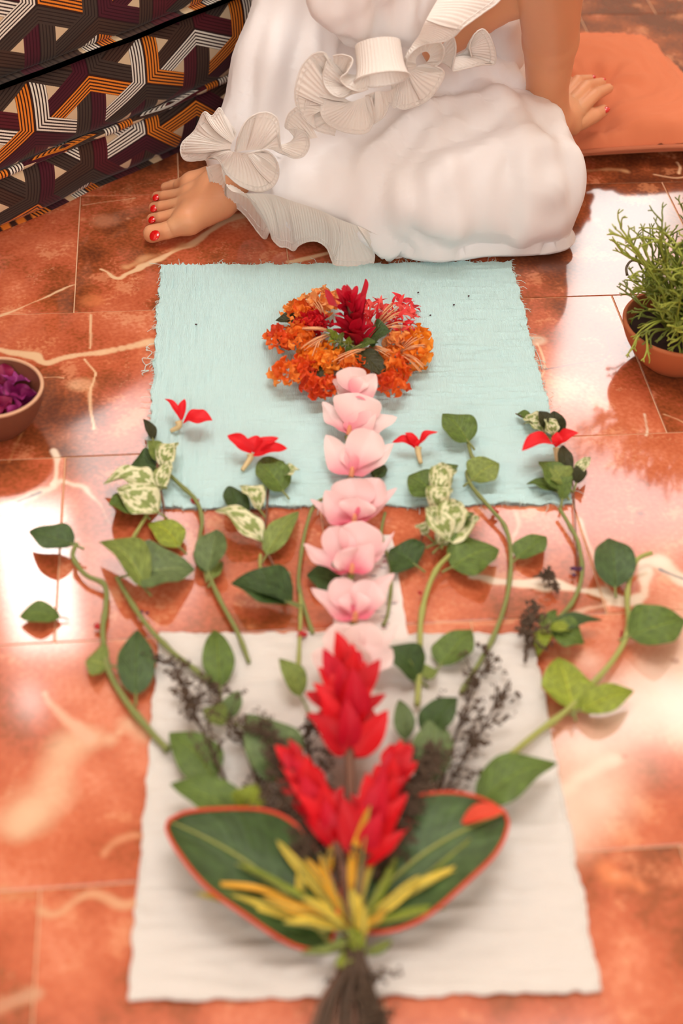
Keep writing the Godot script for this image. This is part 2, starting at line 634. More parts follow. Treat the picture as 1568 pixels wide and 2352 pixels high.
# pixels per metre near p, along direction d, counted across the screen direction s
func scale_across(p: Vector3, d: Vector3, s: Vector2) -> float:
	var q := (pixel(p + d * 0.01) - pixel(p - d * 0.01)) / 0.02
	return maxf(absf(q.cross(s.normalized())), 300.0)


func ppm(p: Vector3) -> float:
	return LENS / (p - eye).dot(ahead)


# ---------------------------------------------------------------- printed sofa
func print_cloth() -> ImageTexture:
	# three sets of striped ribbons that bend round the points of a triangular lattice, each passing under the next
	var W := 768
	var H := 665
	var img := PackedByteArray()
	img.resize(W * H * 3)
	var depth := PackedFloat32Array()
	depth.resize(W * H)
	depth.fill(9.0)
	for i in W * H:
		img[i * 3] = 222
		img[i * 3 + 1] = 196
		img[i * 3 + 2] = 160
	var white := 0
	var orange := 1
	var grey := 2
	var plum := 3
	var brown := 4
	var wine := 5
	var c0 := [rgb(246, 238, 224), rgb(240, 138, 44), rgb(72, 58, 51), rgb(80, 30, 42), rgb(76, 54, 44), rgb(92, 32, 40)]
	var c1 := [rgb(52, 36, 34), rgb(64, 30, 20), rgb(44, 34, 32), rgb(56, 18, 30), rgb(50, 32, 28), rgb(66, 20, 28)]
	var kinds := [[[white, grey, orange], [orange, plum, white]], [[plum, orange, grey], [brown, white, wine]], [[grey, brown, plum], [wine, grey, brown]]]
	var arms := [Vector2(0, 1), Vector2(-0.8660254, -0.5), Vector2(0.8660254, -0.5)]
	var sx := W / 3.4641
	var sy := H / 3.0
	var hw := 0.225
	for ci in range(-4, 9):
		for cj in range(-4, 10):
			# triangular lattice: column ci (0.866 apart), row cj (0.5 apart), present where ci + cj is even
			if posmod(ci + cj, 2) == 1:
				continue
			var p := Vector2(ci * 0.8660254, cj * 0.5)
			var kind := posmod((ci - cj * 3) / 2 + cj * 2 + 1, 3)
			# C at the origin, A at column 1 row -1, D at column 1 row 1
			var a := posmod(ci - 0, 2)
			kind = posmod(1 + (2 if false else 0) + _site(ci, cj), 3)
			var parity := posmod(int(floor(ci / 2.0)), 2)
			for y in range(int((p.y - 1.05) * sy), int((p.y + 1.05) * sy) + 1):
				if y < 0 or y >= H:
					continue
				for x in range(int((p.x - 1.0) * sx), int((p.x + 1.0) * sx) + 1):
					if x < 0 or x >= W:
						continue
					var d := Vector2((x + 0.5) / sx, (y + 0.5) / sy) - p
					var k := 0
					var best := -9.0
					for j in 3:
						var al: float = d.dot(arms[j])
						if al > best:
							best = al
							k = j
					if best > 0.94:
						continue
					var lat: float = arms[k].cross(d)
					if absf(lat) > hw:
						continue
					var i := (H - 1 - y) * W + x
					if best >= depth[i]:
						continue
					depth[i] = best
					# lat > 0 is the anticlockwise side; the ribbon there is shared with the next arm
					var rib: int = kinds[kind][parity][k if lat > 0 else (k + 2) % 3]
					var f := absf(lat) / hw
					var line := fposmod(f * 5.0, 1.0)
					var on := line > 0.42 and f < 0.985
					if rib > 1:
						on = line > 0.3
					var c: Color = c0[rib] if on else c1[rib]
					img[i * 3] = c.r8
					img[i * 3 + 1] = c.g8
					img[i * 3 + 2] = c.b8
	return tex(Image.create_from_data(W, H, false, Image.FORMAT_RGB8, img))


# which of the three kinds of lattice point stands at a column and row: 0 at the origin, 1 one step down right, 2 one step up right
func _site(ci: int, cj: int) -> int:
	var down := (ci - cj) / 2
	var up := (ci + cj) / 2
	return posmod(down * 2 + up, 3)


func sofa() -> void:
	var o := thing("floor_sofa", "low sofa covered in dark fabric printed with interwoven white, orange and brown striped ribbons", "sofa")
	var m := mat(Color.WHITE, 0.9, 0.2)
	m.albedo_texture = print_cloth()
	m.rim_enabled = true
	m.rim = 0.3
	var a0 := at(0, 532)
	var e := (at(430, 338) - a0).normalized()
	var n := Vector3(-e.z, 0, e.x)
	if n.dot(eye - a0) < 0:
		n = -n
	var wob := noise(3.0, 9, 2)
	var secs := [
		["base", [[0.0, -0.3], [0.0, -0.02], [0.001, -0.008], [0.008, 0.001], [0.02, 0.006], [0.035, 0.008], [0.05, 0.006], [0.06, 0.001], [0.0645, -0.006], [0.065, -0.03]], -1.0],
		["seat_cushion", [[0.0655, -0.3], [0.0655, -0.02], [0.066, -0.006], [0.070, 0.002], [0.08, 0.009], [0.10, 0.013], [0.12, 0.013], [0.14, 0.011], [0.156, 0.006], [0.1635, -0.003], [0.164, -0.02], [0.164, -0.5]], 1.0],
		["back_cushion", [[0.165, -0.4], [0.1645, -0.02], [0.165, -0.005], [0.170, 0.001], [0.19, 0.004], [0.22, 0.004], [0.26, 0.002], [0.3, -0.008], [0.325, -0.03], [0.335, -0.07], [0.335, -0.45]], 1.0],
	]
	for sec in secs:
		var prof := []
		for q in sec[1]:
			prof.append(Vector3(q[1], q[0], 0))
		var line := spline(prof, 30)
		var s := Shape.new()
		var p := PackedVector3Array()
		var nu := 60
		for j in line.size():
			for i in nu:
				var al := -0.5 + 0.99 * i / (nu - 1)
				var w := 0.004 * wob.get_noise_2d(al * 1.5, line[j].y * 1.2 + sec[2]) if line[j].x > -0.04 else 0.0
				var hh := line[j].y + (0.003 * wob.get_noise_2d(al * 1.3, 7.0 + sec[2]) if line[j].y > 0.01 else 0.0)
				p.append(a0 + e * al + n * (line[j].x + w) + Vector3.UP * hh)
		s.grid(p, nu, line.size())
		var arc := 0.0
		for j in line.size():
			if j > 0:
				arc += line[j].distance_to(line[j - 1])
			for i in nu:
				var al := -0.5 + 0.99 * i / (nu - 1)
				var rise := line[j].y + (maxf(0.0, -line[j].x - 0.03) if line[j].y > 0.3 else 0.0)
				var hx: float = 11.72 * (al - 0.1269) - 0.372 * (rise - 0.1414)
				var hy: float = -0.421 * (al - 0.1269) + 14.05 * (rise - 0.1414)
				if sec[2] < 0:
					hx = -11.72 * (al - 0.05) + 2.0 * (line[j].y - 0.03)
					hy = 14.05 * (line[j].y - 0.03) + 4.0 * al
				elif sec[0] == "back_cushion":
					hx += 0.62
					hy -= 0.25
				s.uv[j * nu + i] = Vector2(hx / 3.4641, -hy / 3.0)
		for side in 2:
			# closed ends
			var first := side * (nu - 1)
			var c := s.v.size()
			s.v.append(a0 + e * (-0.5 + 0.99 * side) + n * -0.2 + Vector3.UP * (line[5].y + 0.03))
			s.uv.append(Vector2.ZERO)
			for j in line.size() - 1:
				s.idx.append_array(PackedInt32Array([c, first + j * nu, first + (j + 1) * nu]))
		obj(sec[0], s, m, o)
	var t := Shape.new()
	var path := PackedVector3Array()
	for i in 60:
		var al := -0.5 + 0.99 * i / 59
		path.append(a0 + e * al + n * (0.0045 + 0.002 * wob.get_noise_1d(al * 4)) + Vector3.UP * (0.0655 + 0.003 * wob.get_noise_2d(al * 1.3, 6.0)))
	t.tube(path, [0.0042], 8, 14.0)
	for i in t.uv.size():
		t.uv[i] = Vector2(t.uv[i].y * 0.24, t.uv[i].x * 0.12)
	obj("piping", t, m, o)


# ---------------------------------------------------------------- orange cushion
func cushion() -> void:
	var o := thing("floor_cushion", "flat square floor cushion in orange linen under the hand of the woman", "cushion")
	var m := mat(rgb(240, 140, 98), 0.95, 0.2)
	m.rim_enabled = true
	m.rim = 0.5
	m.heightmap_enabled = true
	m.heightmap_texture = tex(weave())
	m.heightmap_scale = 0.022
	m.uv1_scale = Vector3(62, 62, 1)
	var c := [at(1128, 92, 0.028), at(1492, 88, 0.03), at(1700, 322, 0.03), at(1296, 352, 0.024)]
	var wr := noise(9.0, 3, 3)
	var s := Shape.new()
	var nu := 56
	var dents := [[at(1397, 196, 0.05), 0.02, 0.012], [at(1385, 262, 0.05), 0.02, 0.010], [at(1350, 190, 0.05), 0.022, 0.010], [at(1320, 250, 0.05), 0.05, 0.012]]
	for face in [1, -1]:
		var p := PackedVector3Array()
		for j in nu:
			for i in nu:
				var u := float(i) / (nu - 1)
				var v := float(j) / (nu - 1)
				var x := u * 2 - 1
				var y := v * 2 - 1
				var pin := 0.06
				var xx := x * (1.0 - pin * (1 - y * y) * absf(x)) if true else x
				var yy := y * (1.0 - pin * (1 - x * x) * absf(y))
				var uu := (xx + 1) / 2
				var vv := (yy + 1) / 2
				var q: Vector3 = c[0].lerp(c[1], uu).lerp(c[3].lerp(c[2], uu), vv)
				var dome := pow(maxf(0.0, (1 - pow(absf(x), 2.6)) * (1 - pow(absf(y), 2.6))), 0.42)
				if face > 0:
					q.y = 0.024 + 0.040 * dome
					var rim := 1.0 - dome
					q.y += 0.006 * wr.get_noise_2d(q.x * 1.2 + rim, q.z * 1.2) + 0.004 * rim * wr.get_noise_2d(q.x * 6, q.z * 6)
					for d in dents:
						var r: float = Vector2(q.x - d[0].x, q.z - d[0].z).length() / d[1]
						q.y -= d[2] * exp(-r * r)
						q.y += 0.0022 * sin(atan2(q.z - d[0].z, q.x - d[0].x) * 7.0) * exp(-(r - 1.6) * (r - 1.6))
				else:
					q.y = 0.022 - 0.021 * pow(dome, 0.8)
				p.append(q)
		if face < 0:
			p.reverse()
		s.grid(p, nu, nu)
	obj("cover", s, m, o)
	var seam := Shape.new()
	var ring := []
	for k in 4:
		for t in 8:
			var f := t / 8.0
			var q: Vector3 = c[k].lerp(c[(k + 1) % 4], f)
			var mid: Vector3 = (c[0] + c[2]) / 2
			q = q.lerp(mid, 0.06 * 4 * f * (1 - f) * 0.5)
			q.y = 0.0235
			ring.append(q)
	ring.append(ring[0])
	seam.tube(spline(ring, 120), [0.0030], 8)
	obj("seam", seam, m, o)


func weave() -> Image:
	var im := Image.create(64, 64, false, Image.FORMAT_L8)
	for y in 64:
		for x in 64:
			var a := 0.5 + 0.5 * sin(TAU * x / 8.0)
			var b := 0.5 + 0.5 * sin(TAU * y / 8.0)
			var over := ((x / 8 + y / 8) % 2) == 0
			var v := a if over else b
			im.set_pixel(x, y, Color(v, v, v))
	return im


# ---------------------------------------------------------------- the seated woman
func bones(list: Array) -> Array:
	var out := []
	for b in list:
		out.append([at(b[0], b[1], b[2]), at(b[4], b[5], b[6]), b[3], b[7]])
	return out


func person() -> void:
	var o := thing("person", "seated woman in a white satin dress with pleated ruffles, leaning on one hand", "person")
	var skin := mat(rgb(224, 158, 116), 0.45, 0.45)
	skin.subsurf_scatter_enabled = true
	skin.subsurf_scatter_strength = 0.12
	var s := Shape.new()
	# planted foot: each toe, the ball, the instep, the ankle
	nets(s, bones([
		[349, 537, 0.0110, 0.0098, 384, 529, 0.0165, 0.0088], [384, 529, 0.0165, 0.0090, 420, 515, 0.022, 0.0120],
		[350, 504, 0.0085, 0.0066, 370, 500, 0.0165, 0.0062], [370, 500, 0.0165, 0.0062, 414, 492, 0.024, 0.0082],
		[354, 478, 0.0085, 0.0064, 372, 475, 0.0165, 0.0061], [372, 475, 0.0165, 0.0061, 416, 469, 0.026, 0.0080],
		[361, 453, 0.0085, 0.0063, 378, 451, 0.0162, 0.0060], [378, 451, 0.0162, 0.0060, 418, 448, 0.026, 0.0080],
		[382, 432, 0.0090, 0.0066, 400, 427, 0.0150, 0.0066], [400, 427, 0.0150, 0.0066, 424, 424, 0.022, 0.0080],
	]), 0.0021, 0.0022, 0.0005)
	nets(s, bones([
		[400, 522, 0.0195, 0.0105, 432, 506, 0.024, 0.0148], [404, 494, 0.022, 0.0076, 440, 486, 0.028, 0.0115], [406, 471, 0.0235, 0.0075, 442, 466, 0.030, 0.0115], [408, 449, 0.0235, 0.0075, 442, 446, 0.030, 0.0115], [414, 425, 0.0205, 0.0080, 444, 424, 0.027, 0.0130],
		[432, 506, 0.024, 0.0150, 500, 460, 0.030, 0.022], [440, 486, 0.028, 0.0118, 500, 450, 0.036, 0.021], [442, 466, 0.030, 0.0118, 502, 440, 0.038, 0.021],
		[442, 446, 0.030, 0.0118, 504, 430, 0.038, 0.021], [444, 424, 0.028, 0.0140, 506, 418, 0.034, 0.022], [502, 440, 0.036, 0.024, 570, 425, 0.024, 0.024], [506, 434, 0.038, 0.022, 566, 392, 0.06, 0.021],
	]), 0.0026, 0.0065, 0.0005)
	# forearm and palm, then the fingers
	nets(s, bones([
		[1262, -70, 0.30, 0.034, 1264, 90, 0.20, 0.028], [1264, 90, 0.20, 0.028, 1256, 215, 0.125, 0.0215], [1256, 215, 0.125, 0.0215, 1274, 276, 0.09, 0.0185],
		[1274, 278, 0.09, 0.0165, 1328, 258, 0.083, 0.0088], [1274, 272, 0.09, 0.0165, 1314, 240, 0.087, 0.0090], [1272, 266, 0.09, 0.0165, 1298, 228, 0.087, 0.0088], [1268, 260, 0.09, 0.016, 1284, 220, 0.083, 0.0082],
		[1280, 284, 0.084, 0.0150, 1312, 288, 0.075, 0.0115],
	]), 0.0026, 0.006)
	nets(s, bones([
		[1322, 260, 0.084, 0.0088, 1364, 219, 0.089, 0.0070], [1364, 219, 0.089, 0.0070, 1397, 203, 0.0715, 0.0056],
		[1309, 241, 0.088, 0.0086, 1346, 198, 0.093, 0.0068], [1346, 198, 0.093, 0.0068, 1381, 189, 0.0735, 0.0054],
		[1294, 229, 0.088, 0.0082, 1326, 186, 0.092, 0.0066], [1326, 186, 0.092, 0.0066, 1357, 182, 0.0735, 0.0053],
		[1281, 221, 0.084, 0.0076, 1300, 192, 0.083, 0.0060], [1300, 192, 0.083, 0.0060, 1310, 186, 0.071, 0.0050],
		[1304, 289, 0.076, 0.0105, 1336, 279, 0.073, 0.0092], [1336, 279, 0.073, 0.0092, 1362, 266, 0.073, 0.0084], [1362, 266, 0.073, 0.0084, 1384, 254, 0.066, 0.0068],
	]), 0.0018, 0.0014)
	# the rest of the body: legs under the dress, hips, trunk, arms, neck and head
	var hip_l := at(1040, 60, 0.11)
	var hip_r := at(940, 60, 0.11)
	var knee_l := at(1200, 410, 0.066)
	var ankle_l := at(820, 440, 0.045)
	var knee_r := at(745, -70, 0.215)
	var ankle_r := at(566, 392, 0.06)
	var belly := (hip_l + hip_r) / 2 + Vector3(0.01, 0.12, -0.03)
	var chest := belly + Vector3(0.015, 0.2, -0.01)
	var sh_l := chest + Vector3(0.15, 0.09, 0.0)
	var sh_r := chest + Vector3(-0.15, 0.09, 0.03)
	var elbow_l := at(1262, -70, 0.30)
	var neck := chest + Vector3(0, 0.15, 0.02)
	var head := neck + Vector3(0, 0.11, 0.03)
	var elbow_r := at(1225, -45, 0.27)
	var hand_r := at(1000, 108, 0.18)
	nets(s, [
		[hip_l, knee_l, 0.05, 0.045], [knee_l, ankle_l, 0.042, 0.028], [hip_r, knee_r, 0.05, 0.034], [knee_r, ankle_r, 0.034, 0.021],
		[hip_l, hip_r, 0.06, 0.06], [hip_l, belly, 0.06, 0.075], [hip_r, belly, 0.06, 0.075], [belly, chest, 0.085, 0.095], [chest + Vector3(0.06, 0.02, 0), chest - Vector3(0.06, -0.02, 0), 0.085, 0.085],
		[chest + Vector3(0, 0.08, 0), sh_l, 0.05, 0.042], [chest + Vector3(0, 0.08, 0), sh_r, 0.05, 0.042], [sh_l, elbow_l, 0.04, 0.033],
		[sh_r, sh_r + Vector3(0.02, -0.22, 0.12), 0.04, 0.032], [sh_r + Vector3(0.02, -0.22, 0.12), elbow_r, 0.03, 0.026], [elbow_r, hand_r, 0.0215, 0.018],
		[chest + Vector3(0, 0.1, 0), neck + Vector3(0, 0.03, 0.005), 0.045, 0.042], [head, head + Vector3(0, 0.03, -0.01), 0.062, 0.066], [head + Vector3(0, -0.05, 0.03), head, 0.035, 0.06], [head + Vector3(0, -0.015, 0.066), head + Vector3(0, 0.01, 0.055), 0.010, 0.006],
	], 0.011, 0.03, 0.003)
	obj("body", s, skin, o)
	var hair := Shape.new()
	nets(hair, [[head + Vector3(0, 0.045, -0.02), head + Vector3(0, 0.0, -0.04), 0.078, 0.075], [head + Vector3(0, 0.0, -0.05), chest + Vector3(0, 0.1, -0.09), 0.065, 0.04]], 0.011, 0.03)
	obj("hair", hair, mat(rgb(58, 38, 28), 0.5), o)
	var red := mat(rgb(214, 14, 16), 0.12, 0.7)
	for t in [[355, 541, 0.021, 0.0068, 0.0062], [349, 505, 0.0145, 0.0048, 0.0046], [353, 479, 0.0145, 0.0048, 0.0046], [358, 454, 0.0145, 0.0046, 0.0044]]:
		var q := Shape.new()
		var c := at(t[0], t[1], t[2])
		q.blob(c, Vector3(t[4], 0.0022, t[3]), Basis(Vector3(0.85, 0.5, -0.15).normalized(), Vector3(-0.45, 0.85, 0.35).normalized(), Vector3(0.2, -0.3, 0.93).normalized()).orthonormalized(), 12, 7)
		tag(obj("toenail", q, red, o), "glossy red painted toenail", "")
	for t in [[1389, 253, 0.0705, 0.0052], [1398, 198, 0.074, 0.0036], [1383, 184, 0.077, 0.0036], [1360, 178, 0.078, 0.0038], [1311, 182, 0.074, 0.0034]]:
		var q := Shape.new()
		q.blob(at(t[0], t[1], t[2]), Vector3(t[3] * 1.2, t[3] * 0.62, t[3]), Basis(Vector3(0.88, 0.25, -0.4).normalized(), Vector3(-0.35, 0.9, 0.0).normalized(), Vector3(0.4, 0.1, 0.9).normalized()).orthonormalized(), 12, 7)
		tag(obj("fingernail", q, red, o), "glossy red painted fingernail", "")
	dress(o, [hip_l, hip_r, belly, chest, sh_l, sh_r])


func satin() -> StandardMaterial3D:
	var m := mat(rgb(241, 237, 237), 0.44, 0.4)
	m.rim_enabled = true
	m.rim = 0.35
	return m


func draped(parent: Node3D, called: String, list: Array, cell: float, k: float, folds: Array, m: Material, floor_y := -1.0) -> void:
	var s := Shape.new()
	nets(s, list, cell, k, floor_y)
	var n := s.normals()
	var w := noise(1.0, 61, 2)
	for i in s.v.size():
		var p := s.v[i]
		var d := 0.0
		for f in folds:
			var q: Vector3 = p - f[0]
			var along: float = q.dot(f[1])
			var over: float = q.dot(f[2])
			var fade := clampf(1.0 - q.length() / float(f[5]), 0.0, 1.0)
			var y := w.get_noise_2d(over * float(f[3]), along * 3.0 + float(f[3]))
			d += float(f[4]) * 2.2 * y * smoothstep(0.0, 0.5, fade)
		if floor_y < 0.0 or p.y > 0.012:
			s.v[i] = p + n[i] * d
	obj(called, s, m, parent)


func dress(o: Node3D, trunk: Array) -> void:
	var m := satin()
	var knee := at(1195, 400, 0.075)
	var cross_ := Vector3(0.25, 0.35, 0.9).normalized()
	draped(o, "skirt", bones([
		[1000, 170, 0.11, 0.064, 1205, 412, 0.066, 0.061], [1205, 415, 0.064, 0.060, 960, 440, 0.062, 0.054], [960, 440, 0.062, 0.055, 700, 430, 0.055, 0.036], [700, 430, 0.055, 0.036, 580, 395, 0.05, 0.03],
		[860, 310, 0.085, 0.055, 1130, 390, 0.075, 0.055], [900, 190, 0.105, 0.055, 760, 320, 0.07, 0.042], [740, 350, 0.07, 0.04, 600, 350, 0.065, 0.036],
		[905, 535, 0.012, 0.016, 1010, 545, 0.014, 0.018], [1010, 545, 0.014, 0.018, 1276, 542, 0.014, 0.014],
		[592, 330, 0.07, 0.042, 658, 150, 0.145, 0.047], [658, 150, 0.145, 0.047, 745, -70, 0.225, 0.058], [745, -70, 0.225, 0.058, 930, 30, 0.14, 0.06], [1030, 60, 0.085, 0.07, 950, 60, 0.085, 0.07], [1000, 170, 0.11, 0.064, 930, 30, 0.14, 0.06], [1000, 170, 0.11, 0.06, 1090, 190, 0.10, 0.045],
	]), 0.0062, 0.042, [
		[knee, Vector3(-0.95, 0.0, -0.1).normalized(), cross_, 17.0, 0.0075, 0.42], [knee + Vector3(-0.12, 0, 0.02), Vector3(-0.8, 0.1, 0.5).normalized(), Vector3(0.5, 0.3, 0.8).normalized(), 27.0, 0.0036, 0.3],
		[at(1140, 170, 0.2), Vector3(0.35, -0.3, 0.9).normalized(), Vector3(0.93, 0.0, -0.36).normalized(), 18.0, 0.005, 0.28], [at(640, 100, 0.2), Vector3(0.2, 0.9, 0.3).normalized(), Vector3(0.97, -0.2, 0.0).normalized(), 16.0, 0.006, 0.24],
	], m, 0.002)
	draped(o, "overskirt", bones([
		[785, -50, 0.285, 0.03, 835, 30, 0.25, 0.018], [835, 30, 0.25, 0.018, 950, 48, 0.24, 0.016], [950, 48, 0.24, 0.016, 1030, -40, 0.265, 0.02], [830, -90, 0.30, 0.04, 1030, -100, 0.28, 0.04], [850, -20, 0.262, 0.026, 980, -20, 0.258, 0.026],
		[752, 22, 0.262, 0.011, 830, 62, 0.241, 0.010],
	]), 0.0055, 0.03, [[at(1010, 40, 0.28), Vector3(0.5, 0.2, -0.8).normalized(), Vector3(0.85, 0, 0.5).normalized(), 45.0, 0.005, 0.14], [at(800, 40, 0.28), Vector3(0.9, -0.1, 0.3).normalized(), Vector3(-0.3, 0.3, 0.9).normalized(), 30.0, 0.003, 0.14]], m)
	draped(o, "bodice", [[trunk[0], trunk[2], 0.074, 0.088], [trunk[1], trunk[2], 0.074, 0.088], [trunk[2], trunk[3], 0.095, 0.106], [trunk[3] + Vector3(0.06, 0.02, 0.02), trunk[3] + Vector3(-0.06, 0.02, 0.02), 0.096, 0.096],
		[trunk[3] + Vector3(0, 0.07, 0), trunk[4], 0.06, 0.052], [trunk[3] + Vector3(0, 0.07, 0), trunk[5], 0.06, 0.052]], 0.011, 0.03, [[trunk[2], Vector3.UP, Vector3.RIGHT, 22.0, 0.005, 0.3]], m)
	draped(o, "trailing_sleeve", bones([[1162, 40, 0.19, 0.016, 1168, 112, 0.15, 0.018], [1168, 112, 0.15, 0.018, 1180, 142, 0.135, 0.006], [1150, 60, 0.19, 0.016, 1148, 130, 0.14, 0.014]]), 0.004, 0.02, [], m)
	var r := mat(rgb(240, 234, 228), 0.75, 0.3)
	r.backlight_enabled = true
	r.backlight = Color(0.55, 0.5, 0.45)
	var c7 := [400.0, 200.0, 0.2551]
	var c8 := [660.0, 60.0, 0.3189]
	ruffle(o, r, c7, [[560, 440, 0.128], [520, 500, 0.122], [505, 560, 0.115], [520, 610, 0.11]], [[540, 380, 0.132], [470, 300, 0.14], [410, 190, 0.15], [340, 262, 0.14], [265, 230, 0.14], [185, 390, 0.115], [75, 500, 0.10], [62, 600, 0.09], [120, 662, 0.082], [290, 650, 0.09], [420, 645, 0.10], [480, 622, 0.108]])
	ruffle(o, r, c7, [[560, 590, 0.12], [640, 570, 0.125], [800, 560, 0.13], [950, 520, 0.133], [1100, 490, 0.135], [1290, 455, 0.14]], [[548, 575, 0.125], [580, 460, 0.142], [620, 345, 0.155], [700, 262, 0.163], [830, 228, 0.168], [925, 285, 0.162], [945, 420, 0.148], [962, 545, 0.132], [1050, 632, 0.122], [1160, 622, 0.122], [1215, 520, 0.132], [1190, 420, 0.145], [1100, 376, 0.15], [1010, 370, 0.15], [1002, 320, 0.158], [1030, 240, 0.168], [1105, 175, 0.178]])
	ruffle(o, r, c7, [[470, 560, 0.112], [540, 585, 0.116], [640, 590, 0.12], [760, 580, 0.122], [860, 600, 0.122]], [[285, 660, 0.088], [330, 628, 0.10], [400, 660, 0.10], [470, 780, 0.088], [600, 890, 0.078], [760, 942, 0.076], [880, 900, 0.085], [938, 800, 0.098], [930, 690, 0.112], [870, 600, 0.124], [790, 570, 0.13], [700, 590, 0.128], [610, 612, 0.122]])
	ruffle(o, r, c7, [[420, 700, 0.100], [450, 840, 0.094], [510, 930, 0.090], [620, 955, 0.088], [870, 965, 0.086], [1050, 1022, 0.082], [1300, 1105, 0.074], [1480, 1187, 0.064], [1680, 1262, 0.052], [1880, 1350, 0.036], [2100, 1410, 0.020]], [[292, 720, 0.078], [340, 920, 0.045], [412, 1112, 0.012], [470, 1105, 0.02], [530, 1072, 0.03], [640, 1155, 0.016], [800, 1360, 0.003], [850, 1312, 0.02], [865, 1300, 0.025], [885, 1370, 0.012], [950, 1435, 0.004], [1010, 1442, 0.003], [1075, 1472, 0.003], [1120, 1425, 0.012], [1200, 1390, 0.02], [1290, 1390, 0.022], [1375, 1450, 0.014], [1420, 1560, 0.004], [1450, 1602, 0.002], [1600, 1612, 0.002], [1790, 1585, 0.002], [1782, 1380, 0.03], [1820, 1475, 0.01], [1900, 1520, 0.003], [2000, 1540, 0.002], [2100, 1512, 0.003], [2190, 1470, 0.004]])
	ruffle(o, r, c8, [[180, 640, 0.17], [320, 570, 0.178], [450, 500, 0.185], [540, 470, 0.19], [560, 420, 0.20]], [[200, 735, 0.155], [100, 650, 0.165], [58, 545, 0.18], [58, 440, 0.195], [100, 300, 0.213], [170, 215, 0.225], [240, 188, 0.23], [287, 215, 0.226], [275, 285, 0.218], [255, 360, 0.208], [272, 430, 0.20], [320, 490, 0.195], [385, 512, 0.192], [435, 490, 0.194]])
	ruffle(o, r, c8, [[420, 590, 0.172], [440, 560, 0.178], [480, 540, 0.182], [530, 520, 0.184], [580, 500, 0.186]], [[340, 785, 0.142], [200, 745, 0.15], [135, 660, 0.162], [125, 580, 0.175], [152, 503, 0.186], [200, 497, 0.188], [240, 540, 0.182], [245, 640, 0.17], [300, 710, 0.16], [420, 762, 0.152], [560, 770, 0.152], [612, 700, 0.16], [620, 600, 0.175], [598, 505, 0.188]])
	ruffle(o, r, c8, [[800, 400, 0.192], [825, 355, 0.20], [850, 325, 0.204], [880, 305, 0.206], [930, 290, 0.206]], [[752, 425, 0.19], [758, 500, 0.178], [772, 562, 0.168], [812, 593, 0.164], [880, 590, 0.166], [1000, 540, 0.176], [1080, 450, 0.19], [1125, 360, 0.202], [1115, 315, 0.208], [1060, 286, 0.212]])
	ruffle(o, r, c8, [[930, 300, 0.205], [925, 240, 0.212], [955, 200, 0.217], [1000, 185, 0.218], [1025, 215, 0.215], [1010, 250, 0.212], [980, 275, 0.208]], [[860, 320, 0.208], [842, 262, 0.218], [868, 180, 0.23], [930, 138, 0.236], [1000, 122, 0.238], [1080, 108, 0.24], [1122, 150, 0.234], [1125, 205, 0.226], [1100, 262, 0.216], [1060, 288, 0.212]])
	ruffle(o, r, c8, [[1060, 300, 0.195], [1100, 250, 0.20], [1150, 235, 0.20], [1230, 230, 0.198], [1330, 210, 0.196]], [[1130, 140, 0.225], [1185, 75, 0.235], [1212, 160, 0.222], [1188, 300, 0.20], [1205, 322, 0.196], [1300, 300, 0.196], [1400, 278, 0.194], [1490, 270, 0.19], [1496, 190, 0.204], [1470, 105, 0.218], [1440, 50, 0.226], [1400, 22, 0.23], [1345, 60, 0.226], [1312, 140, 0.214], [1325, 220, 0.202]])
	ruffle(o, r, c8, [[840, 230, 0.225], [900, 130, 0.238], [950, 60, 0.25], [985, -20, 0.262], [1050, -140, 0.272], [1140, -290, 0.285]], [[848, 300, 0.215], [880, 205, 0.23], [960, 140, 0.238], [1050, 120, 0.24], [1130, 108, 0.242], [1200, 72, 0.248], [1262, 10, 0.258], [1400, -90, 0.264], [1530, -190, 0.27], [1570, -330, 0.28]])
	ruffle(o, r, c8, [[560, 500, 0.186], [640, 470, 0.188], [720, 470, 0.188], [780, 440, 0.188]], [[500, 690, 0.152], [570, 720, 0.15], [640, 690, 0.156], [700, 640, 0.16], [735, 560, 0.168], [770, 590, 0.164], [800, 540, 0.17]])
	ruffle(o, r, c8, [[300, 420, 0.196], [420, 380, 0.204], [540, 330, 0.212], [600, 280, 0.22]], [[330, 215, 0.228], [400, 205, 0.232], [470, 240, 0.23], [430, 330, 0.222], [380, 380, 0.216], [430, 440, 0.208], [520, 470, 0.204], [580, 450, 0.206]])
	# the ruffle that falls as a hollow tube
	var s := Shape.new()
	var p := PackedVector3Array()
	var top := at(867, 100, 0.238)
	var mouth := at(877, 181, 0.214)
	var axis := (mouth - top).normalized()
	var u := axis.cross(across).normalized()
	var w := u.cross(axis).normalized()
	for j in 14:
		var t := j / 13.0
		for i in 160:
			var a := TAU * i / 160
			var rad := lerpf(0.021, 0.0215, t) + 0.004 * pow(t, 4) + 0.0004 * sin(a * 40)
			p.append(top.lerp(mouth, t) + (w * cos(a) * rad * 1.02 + u * sin(a) * rad * 0.86))
	s.grid(p, 160, 14, true)
	var edge := PackedVector3Array()
	for i in 161:
		edge.append(p[13 * 160 + i % 160])
	s.tube(edge, [0.0011], 6)
	obj("ruffle", s, r, o)


